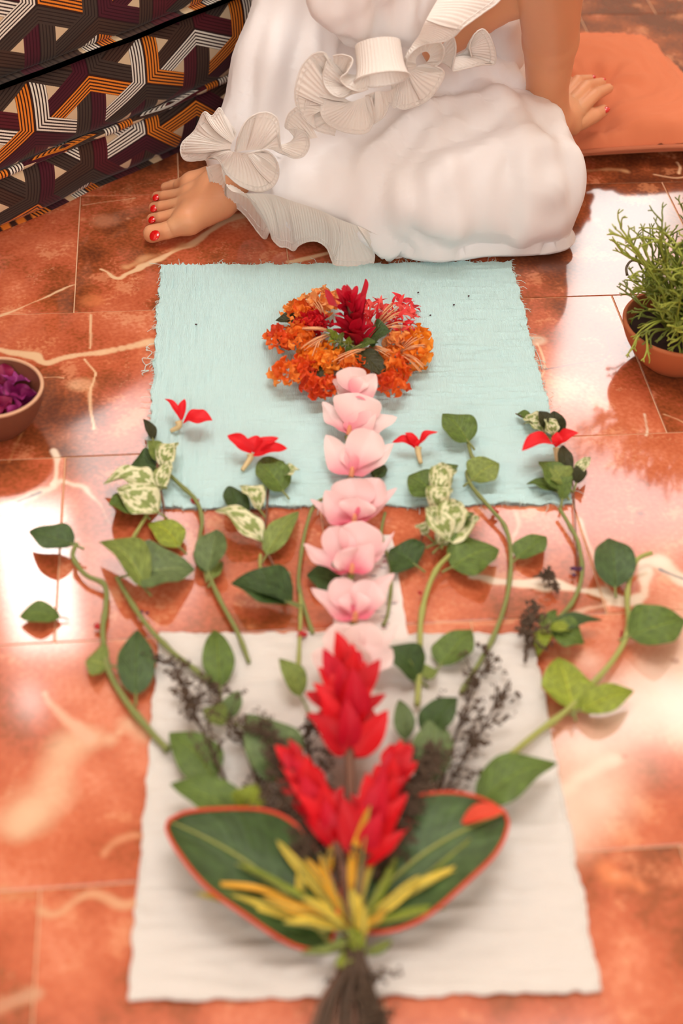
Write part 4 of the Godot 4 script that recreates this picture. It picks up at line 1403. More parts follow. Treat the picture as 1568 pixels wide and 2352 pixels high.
func pink_blossoms() -> void:
	var m := petal_mat(Color.WHITE, 0.4)
	m.vertex_color_use_as_albedo = true
	var yolk := petal_mat(rgb(238, 160, 120), 0.2)
	var g := "column of pink blossoms"
	# base x, y; depth of pink; label; petals: tip dx, dy, width, height
	var list := [
		[815, 915, 0.30, "topmost pale pink blossom of the column, lying over the orange wreath", [[-54, -42, 36, 0.040], [-14, -72, 58, 0.050], [48, -56, 56, 0.048], [10, -50, 40, 0.044]]],
		[800, 1000, 0.34, "second pink blossom from the top of the column, petals spread wide", [[-60, -78, 58, 0.03], [22, -98, 92, 0.036], [112, -42, 54, 0.026], [62, -66, 54, 0.03]]],
		[806, 1096, 0.40, "third pink blossom from the top of the column, on the turquoise cloth", [[-58, -98, 62, 0.034], [50, -108, 84, 0.036], [98, -78, 48, 0.03], [-4, -70, 40, 0.024]]],
		[812, 1204, 0.72, "fourth pink blossom from the top, deepest pink, at the edge of the turquoise cloth", [[-66, -78, 62, 0.034], [-8, -106, 84, 0.036], [58, -106, 70, 0.036], [100, -84, 34, 0.024], [-100, -58, 30, 0.02], [10, -60, 70, 0.036]]],
		[806, 1318, 0.76, "fifth pink blossom from the top, with one thin petal pointing right", [[-110, -70, 58, 0.03], [-50, -108, 70, 0.036], [24, -122, 84, 0.036], [100, -98, 24, 0.026], [50, -70, 60, 0.034], [-30, -50, 54, 0.038]]],
		[814, 1428, 0.66, "sixth pink blossom from the top, on the printed paper strip", [[-100, -78, 46, 0.03], [-44, -100, 56, 0.034], [40, -96, 66, 0.036], [92, -112, 52, 0.034], [0, -70, 60, 0.032]]],
		[806, 1562, 0.28, "lowest and palest pink blossom, behind the tall red ginger", [[-92, -60, 70, 0.04], [-34, -132, 80, 0.045], [46, -132, 90, 0.048], [96, -70, 70, 0.04], [6, -90, 80, 0.05], [110, -130, 40, 0.03]]],
	]
	for f in list:
		var o := thing("pink_blossom", f[3], "flower", g)
		var deep := rgb(250, 214, 208).lerp(rgb(228, 76, 112), f[2])
		var pale := rgb(250, 232, 226).lerp(rgb(246, 196, 202), f[2] * 0.7)
		for q in f[4]:
			var s := Shape.new()
			blade_px(s, [f[0] + q[0] * 0.05, f[1] + q[1] * 0.05, 0.012 if q[3] < 0.043 or f[2] < 0.29 else 0.024], [f[0] + q[0], f[1] + q[1], q[3] * 0.72], q[2] * (0.86 if absi(q[0]) > 45 else 1.0), 4 if absi(q[0]) > 45 and q[2] < 70 else 2, 0.35, -0.08, 0.10, rng.randf_range(-0.3, 0.3))
			tint(s, deep.lerp(rgb(222, 60, 100), 0.25), pale, 0.0, 0.72)
			obj("petal", s, m, o)
		var c := Shape.new()
		c.tube(trail([[f[0], f[1], 0.010], [f[0] + 2, f[1] - 14, 0.014], [f[0] + 3, f[1] - 24, 0.017]], 8), [0.0026, 0.0022, 0.0012], 8)
		obj("flower_centre", c, yolk, o)
		var k := Shape.new()
		k.tube(trail([[f[0], f[1] + 2, 0.009], [f[0] - 1, f[1] + 12, 0.006], [f[0] - 2, f[1] + 24, 0.004]], 8), [0.0036, 0.0022, 0.0014], 7)
		obj("calyx", k, stems[3], o)


func red_flowers() -> void:
	var m := petal_mat(rgb(220, 18, 30), 0.3)
	var tube_m := petal_mat(rgb(224, 200, 150), 0.3)
	var list := [
		["small red flower with three spread petals alone on the upper left of the cloth", [412, 975], [[[416, 968], [378, 916], 22, 0.02], [[418, 966], [424, 916], 24, 0.022], [[420, 972], [488, 966], 46, 0.018]], [[410, 974], [392, 990]]],
		["wide red flower over a dark leaf, left of the pink blossoms", [575, 1040], [[[578, 1042], [522, 1000], 36, 0.022], [[582, 1040], [590, 1000], 52, 0.02], [[584, 1040], [640, 1006], 30, 0.022], [[580, 1048], [660, 1030], 32, 0.016]], [[574, 1048], [556, 1080]]],
		["small red flower with a curled petal, just right of the pink blossoms", [958, 1028], [[[960, 1028], [900, 1016], 22, 0.014], [[956, 1026], [930, 994], 26, 0.022], [[960, 1026], [1006, 992], 24, 0.024], [[956, 1032], [948, 1006], 30, 0.016]], [[960, 1032], [966, 1064]]],
		["red flower with two wing shaped petals at the right corner of the cloth", [1278, 1030], [[[1274, 1026], [1198, 1036], 44, 0.026], [[1278, 1024], [1328, 994], 28, 0.026], [[1276, 1028], [1280, 992], 34, 0.022]], [[1278, 1034], [1280, 1064]]],
	]
	for f in list:
		var o := thing("red_flower", f[0], "flower")
		for q in f[2]:
			var s := Shape.new()
			blade_px(s, [q[0][0], q[0][1], 0.012], [q[1][0], q[1][1], q[3]], q[2] * 0.62, 1, 0.35, 0.2, 0.10, rng.randf_range(-0.3, 0.3))
			obj("petal", s, m, o)
		var t := Shape.new()
		t.tube(trail([[f[3][0][0], f[3][0][1] - 6, 0.013], [f[3][0][0], f[3][0][1] + 6, 0.010], [f[3][1][0], f[3][1][1], 0.006]], 10), [0.0034, 0.0026, 0.0018], 8)
		obj("flower_tube", t, tube_m, o)


# a torch ginger head: overlapping bracts in a spiral round a stalk
func ginger(label: String, base: Array, tip: Array, wpx: float, n: int, lpx: float, m: Array, shape: int, tail: Array, spread := 0.85) -> void:
	var o := thing("red_ginger", label, "flower")
	var a := at(base[0], base[1], base[2])
	var b := at(tip[0], tip[1], tip[2])
	var ax := (b - a).normalized()
	var u := ax.cross(Vector3.UP).normalized()
	var w := u.cross(ax).normalized()
	var k := ppm((a + b) / 2)
	for i in n:
		var t := i / float(n - 1)
		var ang := i * 2.39996 + 0.4
		var rad := u * cos(ang) + w * sin(ang)
		if a.y + rad.y * wpx / k * 0.5 < 0.004 and rad.y < -0.3:
			rad.y *= 0.35
		var size := lpx / k * (1.0 - 0.45 * t) * rng.randf_range(0.72, 1.2)
		rad = (rad + Vector3(rng.randf_range(-0.35, 0.35), rng.randf_range(-0.1, 0.3), rng.randf_range(-0.35, 0.35))).normalized()
		var p := a.lerp(b, t * 0.86) + rad * (wpx / k * 0.10 * (1.0 - 0.6 * t))
		var open := spread * (1.0 - 0.75 * pow(t, 3.0)) * wpx / (lpx * 1.3)
		var q := p + (ax * (1.0 - 0.25 * open) + rad * open).normalized() * size
		q.y = maxf(q.y, 0.005)
		var s := Shape.new()
		blade(s, p, q, size * (0.52 if shape == 0 else 0.34), shape, 0.35, 0.10, 0.06, rng.randf_range(-0.3, 0.3))
		obj("bract", s, m[i % m.size()], o)
	var st := Shape.new()
	var path := [a.lerp(b, 0.9), a]
	for q in tail:
		path.append(at(q[0], q[1], q[2]))
	st.tube(spline(path, 26), [0.0025, 0.004, 0.0045], 8)
	obj("stalk", st, stems[1], o)


func orange_wreath() -> void:
	var orange := [petal_mat(rgb(240, 124, 34)), petal_mat(rgb(246, 146, 60)), petal_mat(rgb(232, 98, 30))]
	var peach := [petal_mat(rgb(246, 162, 84)), petal_mat(rgb(248, 176, 110)), petal_mat(rgb(240, 140, 70))]
	var amber := [petal_mat(rgb(250, 150, 34)), petal_mat(rgb(252, 166, 60)), petal_mat(rgb(246, 134, 30))]
	var rust := [petal_mat(rgb(228, 84, 28)), petal_mat(rgb(238, 110, 40)), petal_mat(rgb(208, 66, 28))]
	var red := [petal_mat(rgb(214, 26, 36)), petal_mat(rgb(226, 48, 44)), petal_mat(rgb(196, 16, 34))]
	var coral := [petal_mat(rgb(232, 70, 70)), petal_mat(rgb(240, 100, 92)), petal_mat(rgb(222, 44, 56))]
	var thread := petal_mat(rgb(248, 190, 140), 0.3)
	# x, y, radius across, radius down, florets, colours, label, stamens [from x, y, to x, y, how many]
	var list := [
		[735, 694, 34, 28, 14, peach, "peach blossom cluster at the top left of the wreath, beside the red ginger", [[745, 730, 725, 690, 5]]],
		[690, 722, 34, 26, 12, orange, "orange blossom cluster on the upper left rim of the wreath", []],
		[640, 778, 22, 22, 8, rust, "rusty orange blossom cluster sticking out at the far left of the wreath", []],
		[690, 776, 36, 32, 16, orange, "large orange blossom cluster on the left of the wreath, left of the green sprig", [[765, 765, 690, 760, 9], [760, 768, 700, 800, 7]]],
		[738, 822, 44, 30, 18, amber, "bright orange blossom cluster at the lower left middle of the wreath", [[742, 768, 722, 815, 6]]],
		[664, 858, 34, 24, 11, orange, "orange blossom cluster straying out at the lower left of the wreath", []],
		[706, 844, 24, 20, 8, rust, "small rusty cluster between the stray cluster and the bright orange one", []],
		[738, 888, 42, 16, 12, rust, "red orange blossom cluster along the bottom rim of the wreath", []],
		[812, 838, 36, 20, 10, orange, "orange blossom cluster behind the topmost pink blossom", [[850, 800, 770, 830, 9]]],
		[905, 836, 34, 34, 17, orange, "orange blossom cluster on the right of the wreath, right of the lobed leaf", [[850, 798, 900, 815, 12]]],
		[958, 800, 26, 42, 16, amber, "amber blossom cluster on the far right rim of the wreath with fanned stamens", [[920, 806, 968, 770, 6], [922, 810, 975, 800, 6], [924, 814, 968, 846, 6]]],
		[896, 880, 26, 22, 10, rust, "orange blossom cluster at the lower right end of the wreath", []],
		[916, 786, 26, 18, 8, peach, "peach blossom cluster at the right under the coral flowers", []],
		[716, 742, 34, 22, 13, red, "red blossom cluster just left of the upright ginger in the wreath", []],
		[856, 722, 32, 26, 13, coral, "coral red blossom cluster just right of the upright ginger", []],
		[920, 728, 36, 44, 18, coral, "large coral pink blossom cluster at the upper right of the wreath with long stamens", [[868, 742, 905, 700, 7], [872, 748, 920, 720, 6], [876, 756, 925, 745, 6]]],
	]
	for c in list:
		var o := thing("blossom_cluster", c[6], "flower", "blossom clusters of the wreath")
		for i in c[4]:
			var r := sqrt((i + 0.5) / c[4])
			var an: float = i * 2.39996 + c[0]
			var x: float = c[0] + c[2] * r * cos(an) * 0.92
			var y: float = c[1] + c[3] * r * sin(an) * 0.92
			var h := 0.006 + 0.016 * sqrt(maxf(0.0, 1.0 - r * r)) + rng.randf_range(0, 0.004)
			var p := at(x, y, h)
			var s := Shape.new()
			var out_ := (Vector3(cos(an), 0.9, sin(an) * 0.8) + Vector3(rng.randf_range(-0.5, 0.5), 0, rng.randf_range(-0.5, 0.5))).normalized()
			var e := out_.cross(Vector3(0.3, 0.1, 1)).normalized()
			var f := e.cross(out_)
			var n := rng.randi_range(3, 5)
			for k in n:
				var t := TAU * k / n + rng.randf_range(-0.4, 0.4)
				var d := (e * cos(t) + f * sin(t) + out_ * rng.randf_range(0.1, 0.9)).normalized()
				var q := p + d * rng.randf_range(0.007, 0.0125)
				q.y = maxf(q.y, 0.0035)
				if c[5] == coral:
					blade(s, p, q + d * 0.003, rng.randf_range(0.004, 0.006), 0, 0.4, 0.1, 0.1, rng.randf_range(-1, 1))
				else:
					blade(s, p, q, rng.randf_range(0.008, 0.012), 2, 0.5, -0.15, 0.28, rng.randf_range(-1.2, 1.2))
			obj("floret", s, c[5][i % 3], o)
		for st in c[7]:
			for i in st[4]:
				var s := Shape.new()
				var j := Vector2(rng.randf_range(-9, 9), rng.randf_range(-9, 9))
				var hx := rng.randf_range(0.020, 0.028)
				s.tube(trail([[st[0] + j.x * 0.3, st[1] + j.y * 0.3, 0.018], [(st[0] + st[2]) / 2.0 + j.x * 0.8, (st[1] + st[3]) / 2.0 + j.y * 0.7 - 5, hx + 0.006], [st[2] + j.x, st[3] + j.y, hx]], 10), [0.0006, 0.0005], 4)
				obj("stamen", s, thread, o)
	var wine := [petal_mat(rgb(188, 10, 40)), petal_mat(rgb(172, 8, 36)), petal_mat(rgb(204, 16, 48))]
	ginger("dark red ginger flower standing up in the middle of the orange wreath", [822, 800, 0.012], [798, 680, 0.064], 98, 34, 72, wine, 0, [[826, 812, 0.006]], 0.8)
	var o2 := get_node("red_ginger")
	for q in [[788, 700, 772, 662, 0.066], [795, 694, 790, 654, 0.07], [806, 694, 820, 656, 0.07], [800, 690, 802, 668, 0.072], [780, 712, 755, 700, 0.05], [816, 702, 838, 686, 0.056], [818, 712, 842, 692, 0.05], [812, 708, 830, 678, 0.06]]:
		var s := Shape.new()
		blade_px(s, [q[0], q[1], q[4] - 0.012], [q[2], q[3], q[4]], 13, 3, 0.4, 0.06, 0.03)
		obj("bract", s, wine[0], o2)
	# leaves tucked into the wreath
	for q in [["dark pointed leaf sticking out at the upper left of the wreath", [688, 744, 632, 736, 26, 6, 0.4, 0.1, 0.014, 0.016]], ["round dark green leaf right of the upright ginger in the wreath", [846, 776, 896, 760, 46, 0, 0.1, 0.1, 0.024, 0.034]],
			["olive leaf lying in the front of the wreath behind the topmost pink blossom", [826, 806, 888, 872, 44, 6, 0.2, 0.1, 0.024, 0.018]], ["olive leaf under the orange clusters at the lower left of the wreath", [700, 840, 738, 884, 42, 6, 0.3, 0.1, 0.014, 0.016]],
			["small dark leaf in the gap on the left of the wreath", [660, 764, 646, 800, 34, 6, 0.3, 0.1, 0.008, 0.01]]]:
		var o := thing("wreath_leaf", q[0], "leaf")
		var z: Array = q[1]
		var s := Shape.new()
		blade_px(s, [z[0], z[1], z[8]], [z[2], z[3], z[9]], z[4], 0, z[6], z[7], 0.06)
		obj("blade", s, leafs[z[5]], o)
		stem(o, "leaf_stalk", [[z[0], z[1], z[8]], [z[0] - (z[2] - z[0]) * 0.12, z[1] - (z[3] - z[1]) * 0.12, z[8] - 0.003], [z[0] - (z[2] - z[0]) * 0.25, z[1] - (z[3] - z[1]) * 0.25, z[8] - 0.006]], 0.0011, 0.0009, stems[0])
	var o3 := thing("wreath_sprig", "sprig of small bright green leaves at the heart of the wreath", "sprig")
	stem(o3, "stem", [[828, 800, 0.02], [800, 790, 0.024], [770, 778, 0.026], [748, 766, 0.03]], 0.0014, 0.0008, stems[3])
	leaves(o3, [[772, 780, 748, 756, 14, 3, 0.3, 0.1, 0.026, 0.034], [768, 782, 770, 758, 14, 3, 0.3, 0.1, 0.026, 0.034], [774, 786, 752, 788, 14, 3, 0.3, 0.1, 0.026, 0.028], [782, 784, 790, 762, 14, 2, 0.3, 0.1, 0.026, 0.034], [792, 792, 776, 800, 12, 1, 0.3, 0.1, 0.024, 0.022], [800, 792, 802, 772, 14, 3, 0.3, 0.1, 0.026, 0.034], [812, 800, 792, 812, 16, 1, 0.3, 0.1, 0.024, 0.02], [822, 800, 870, 788, 16, 1, 0.3, 0.1, 0.024, 0.03]])


# ---------------------------------------------------------------- the bouquet nearest the camera
func spray(label: String, base: Array, tip: Array, n: int, wide: float, flakes: int) -> void:
	var o := thing("dried_sprig", label, "sprig")
	var a := at(base[0], base[1], base[2])
	var b := at(tip[0], tip[1], tip[2])
	var mid := (a + b) / 2 + Vector3(rng.randf_range(-0.01, 0.01), 0.004, 0)
	var path := spline([a, mid, b], 24)
	var s := Shape.new()
	s.tube(path, [0.0014, 0.001, 0.0005], 6)
	obj("stem", s, stems[2], o)
	var f := Shape.new()
	for i in n:
		var t := rng.randf_range(0.15, 0.97)
		var p := path[int(t * 23)]
		var d := ((b - a).normalized() * 0.7 + Vector3(rng.randf_range(-1, 1), rng.randf_range(-0.1, 0.5), rng.randf_range(-1, 1)) * 0.8).normalized()
		var q := p + d * wide * rng.randf_range(0.4, 1.0) * (1.1 - 0.5 * t)
		q.y = clampf(q.y, 0.003, 0.045)
		var tw := Shape.new()
		tw.tube(spline([p, (p + q) / 2 + Vector3(0, 0.002, 0), q], 8), [0.0006, 0.0003], 4)
		obj("twig", tw, stems[2], o)
		for j in flakes * 2:
			var z := p.lerp(q, rng.randf_range(0.25, 1.0)) + Vector3(rng.randf_range(-1, 1), rng.randf_range(-0.3, 0.6), rng.randf_range(-1, 1)) * 0.004
			z.y = maxf(z.y, 0.003)
			f.blob(z, Vector3(0.0011, 0.0007, 0.0021) * rng.randf_range(0.6, 1.3), Basis.from_euler(Vector3(rng.randf_range(-0.6, 0.6), rng.randf() * TAU, 0)), 6, 4)
	var fo := obj("dried_leaflets", f, mat(rgb(84, 66, 50), 0.9), o)
	fo.set_meta("kind", "stuff")


func bouquet() -> void:
	var reds := [petal_mat(rgb(204, 4, 20)), petal_mat(rgb(186, 4, 24)), petal_mat(rgb(216, 12, 28)), petal_mat(rgb(194, 8, 40))]
	ginger("tallest red ginger flower, in the middle of the bouquet pointing at the pink blossoms", [802, 1745, 0.038], [788, 1488, 0.05], 176, 36, 138, reds, 0, [[812, 1960, 0.02], [826, 2160, 0.012]])
	ginger("red ginger flower leaning left in the bouquet with a pinkish tip", [775, 1950, 0.032], [655, 1722, 0.045], 104, 32, 120, reds, 0, [[800, 2080, 0.015], [820, 2200, 0.01]])
	ginger("red ginger flower leaning right in the bouquet", [832, 1985, 0.032], [924, 1712, 0.045], 118, 36, 124, reds, 0, [[826, 2100, 0.015], [820, 2210, 0.01]])
	# two broad leaves with a red rim
	var edge := petal_mat(rgb(216, 74, 48), 0.2)
	for q in [["broad dark green leaf with a red rim on the left of the bouquet", [760, 2168, 0.012], [388, 1886, 0.028], 235, 1.0], ["broad dark green leaf with a red rim on the right of the bouquet", [800, 2130, 0.012], [1158, 1868, 0.03], 262, -1.0]]:
		var o := thing("rimmed_leaf", q[0], "leaf")
		var a := at(q[1][0], q[1][1], q[1][2])
		var b := at(q[2][0], q[2][1], q[2][2])
		var d := (b - a).normalized()
		var side := d.cross(Vector3.UP).normalized()
		var wd: float = q[3] / scale_across((a + b) / 2, side, Vector2(q[2][0] - q[1][0], q[2][1] - q[1][1]))
		var s := Shape.new()
		var p := PackedVector3Array()
		var l := (b - a).length()
		for j in 33:
			var v := j / 32.0
			var w := pow(sin(PI * pow(v, 0.86)), 0.62) if j < 32 else 0.0
			w = maxf(w, 0.015) if j < 32 else 0.0
			for i in 25:
				var u := i / 24.0 * 2 - 1
				var z: Vector3 = a + (b - a) * v + side * (u * w * wd * 0.5 + 0.10 * wd * q[4] * sin(PI * v)) + Vector3.UP * (0.006 * sin(PI * v) + 0.012 * u * u * w + 0.0025 * sin(v * 11 + u * 2) * absf(u))
				p.append(z)
		s.grid(p, 25, 33)
		obj("blade", s, leafs[0] if q[4] > 0 else leafs[7], o)
		var rim := PackedVector3Array()
		for j in 33:
			rim.append(p[j * 25])
		for j in range(32, -1, -1):
			rim.append(p[j * 25 + 24])
		var r := Shape.new()
		r.tube(rim, [0.0013], 6)
		tag(obj("leaf_rim", r, edge, o), "thin red rim of the leaf", "")
		var mr := PackedVector3Array()
		for j in 33:
			mr.append(p[j * 25 + 12] + Vector3(0, 0.0004, 0))
		var r2 := Shape.new()
		r2.tube(mr, [0.0016, 0.0006], 6)
		obj("midrib", r2, stems[3], o)
		if q[4] < 0:
			var e := Shape.new()
			blade_px(e, [1058, 1892, 0.03], [1160, 1862, 0.036], 34, 1, 0.5, 0.1, 0.04)
			tag(obj("turned_edge", e, edge, o), "turned up red edge of the leaf", "")
	# croton leaves, yellow and green
	var hours := ["twelve", "one", "two", "three", "four", "five", "six", "seven", "eight", "nine", "ten", "eleven"]
	for q in [[760, 2140, 448, 2052, 26, 8, 0.03], [770, 2130, 460, 2026, 24, 9, 0.032], [776, 2110, 540, 1984, 24, 3, 0.03], [780, 2120, 600, 2060, 30, 9, 0.034], [790, 2110, 634, 1928, 26, 8, 0.034], [790, 2090, 700, 1970, 26, 9, 0.036], [796, 2140, 650, 2120, 24, 8, 0.034], [800, 2120, 735, 1960, 22, 9, 0.038], [800, 2140, 690, 2060, 24, 8, 0.036], [812, 2100, 850, 1850, 24, 9, 0.055], [812, 2150, 806, 2040, 36, 8, 0.036], [820, 2120, 862, 1960, 22, 8, 0.036], [824, 2130, 912, 1966, 24, 3, 0.034], [830, 2120, 968, 2010, 30, 8, 0.034], [834, 2110, 1076, 1982, 26, 8, 0.034], [840, 2120, 1080, 1926, 24, 3, 0.032], [838, 2130, 1026, 2086, 24, 3, 0.032], [830, 2150, 890, 2090, 26, 9, 0.034], [820, 2160, 760, 2180, 30, 2, 0.024], [822, 2170, 690, 2190, 24, 2, 0.02], [830, 2180, 840, 2080, 30, 8, 0.034], [826, 2190, 800, 2130, 40, 3, 0.03], [820, 2200, 770, 2220, 34, 3, 0.02], [840, 2190, 900, 2160, 26, 2, 0.02], [700, 2080, 690, 1990, 24, 8, 0.036], [740, 2040, 760, 1940, 22, 9, 0.036]]:
		var clock := int(round(rad_to_deg(atan2(q[2] - q[0], q[1] - q[3])) / 15.0))
		var hour: String = hours[posmod(int(floor(clock / 2.0)), 12)]
		var size_: String = "long" if Vector2(q[2] - q[0], q[3] - q[1]).length() > 190 else ("short" if Vector2(q[2] - q[0], q[3] - q[1]).length() < 110 else "medium")
		var lab := "%s %s croton leaf at the foot of the bouquet pointing towards %s%s o'clock" % [size_, {2: "green", 3: "lime", 8: "yellow", 9: "golden"}[q[5]], "just past " if posmod(clock, 2) else "", hour]
		var o := thing("croton_leaf", lab, "leaf", "croton leaves at the foot of the bouquet")
		var s := Shape.new()
		blade_px(s, [q[0], q[1], 0.016], [q[2], q[3], q[6]], q[4] * 0.72, 3, 0.3, 0.05, 0.16, rng.randf_range(-0.4, 0.4))
		obj("blade", s, leafs[q[5]], o)
		var mr := Shape.new()
		mr.tube(trail([[q[0], q[1], 0.0165], [(q[0] + q[2]) / 2.0, (q[1] + q[3]) / 2.0, (0.016 + q[6]) / 2 + 0.005], [q[2], q[3], q[6]]], 8), [0.0007, 0.0004], 4)
		obj("midrib", mr, stems[3], o)
	# green leaves among and around the flowers
	var k := 0
	for q in [["large dull green leaf left of the tallest ginger", [650, 1800, 566, 1640, 116, 5, 0.2, 0.1, 0.02, 0.026]], ["light green leaf cluster left above the tallest ginger, on the linen", [690, 1600, 640, 1512, 46, 2, 0.4, 0.14, 0.012, 0.02]],
			["dark green leaf bending right above the right ginger", [972, 1690, 1050, 1602, 66, 0, 0.3, 0.14, 0.02, 0.028]], ["grey green long leaf right of the right ginger", [980, 1800, 1000, 1640, 84, 5, 0.25, 0.1, 0.02, 0.024]], ["green leaf behind the right ginger pointing down", [930, 1700, 916, 1606, 44, 5, 0.3, 0.1, 0.014, 0.018]],
			["glossy green leaf with a pale folded half at the left edge of the linen", [560, 1882, 390, 1800, 84, 1, 0.3, 0.12, 0.016, 0.024]], ["bright green leaf tip left of the left ginger", [560, 1872, 590, 1800, 78, 3, 0.3, 0.14, 0.016, 0.03]], ["small star shaped light green leaf on the left half of the linen", [520, 1660, 462, 1630, 46, 2, 0.4, 0.14, 0.01, 0.016]],
			["olive green leaf beside the star shaped leaf on the linen", [524, 1650, 550, 1586, 40, 5, 0.4, 0.14, 0.01, 0.016]]]:
		var o := thing("green_leaf", q[0], "leaf")
		var z: Array = q[1]
		var s := Shape.new()
		blade_px(s, [z[0], z[1], z[8]], [z[2], z[3], z[9]], z[4], 0, z[6], z[7], 0.07)
		obj("blade", s, leafs[z[5]], o)
		stem(o, "leaf_stalk", [[z[0], z[1], z[8]], [lerpf(z[0], 800, 0.12), z[1] + 24, z[8] - 0.004], [lerpf(z[0], 800, 0.25), z[1] + 56, 0.008]], 0.0013, 0.0012, stems[0])
	for q in [["dried dark sprig at the upper left of the linen, spread beside the vine", [560, 1880, 0.014], [395, 1520, 0.008], 26, 0.04, 5], ["dried dark sprig left of the star shaped leaf", [620, 1900, 0.014], [480, 1560, 0.008], 24, 0.035, 4], ["dense dried brown sprig behind the left ginger", [740, 1990, 0.034], [600, 1680, 0.032], 38, 0.035, 7], ["second dense dried sprig under the tallest ginger", [770, 1990, 0.02], [700, 1660, 0.018], 30, 0.03, 7],
			["dense dried brown sprig right of the right ginger", [860, 2010, 0.034], [1010, 1720, 0.032], 40, 0.035, 7], ["dried dark sprig on the right half of the linen, reaching the corner", [930, 1960, 0.014], [1170, 1560, 0.008], 28, 0.04, 5], ["thin dried sprig between the right leaf and the vine", [1000, 1850, 0.012], [1130, 1500, 0.008], 20, 0.04, 4], ["dried dark sprig standing above the right corner of the linen", [1206, 1520, 0.008], [1228, 1390, 0.012], 18, 0.02, 8], ["dried crumbs of a dark sprig right of the wavy pale vein", [1280, 1362, 0.005], [1240, 1320, 0.005], 10, 0.012, 5], ["dense brown sprig between the left ginger and the left broad leaf", [745, 2030, 0.024], [640, 1760, 0.034], 36, 0.03, 8], ["dense brown sprig between the right ginger and the right broad leaf", [870, 2020, 0.024], [985, 1780, 0.036], 36, 0.03, 8], ["dense dark sprig in the shade between the two broad leaves", [800, 2060, 0.016], [900, 1830, 0.02], 30, 0.03, 7]]:
		spray(q[0], q[1], q[2], q[3], q[4], q[5])
	# the tied ends of the stems at the bottom edge of the picture
	for i in 11:
		var o := thing("bouquet_stem", "dark cut stem in the bundle at the bottom of the bouquet", "stem", "bundled stems of the bouquet")
		var x := 800 + (i - 5.0) * 13.0
		stem(o, "stem", [[808 + (i - 5.0) * 4, 2150, 0.014 + 0.002 * (i % 3)], [812 + (i - 5.0) * 5, 2220, 0.012 + 0.003 * (i % 3)], [x, 2310, 0.008 + 0.003 * (i % 3)], [x + (i - 5.0) * 6, 2420, 0.006 + 0.003 * (i % 2)]], 0.0028, 0.0034, stems[2 if i % 3 else 1])
	spray("dry leafy tuft at the tied end of the bouquet", [812, 2200, 0.01], [830, 2420, 0.008], 30, 0.03, 7)


# ---------------------------------------------------------------- bowls
func lathe(s: Shape, c: Vector3, prof: Array, n := 72) -> void:
	var line := []
	for q in prof:
		line.append(Vector3(q[0], q[1], 0))
	var l := spline(line, prof.size() * 5)
	var p := PackedVector3Array()
	for j in l.size():
		for i in n:
			var a := TAU * i / n
			p.append(c + Vector3(cos(a) * l[j].x, l[j].y, sin(a) * l[j].x))
	s.grid(p, n, l.size(), true)


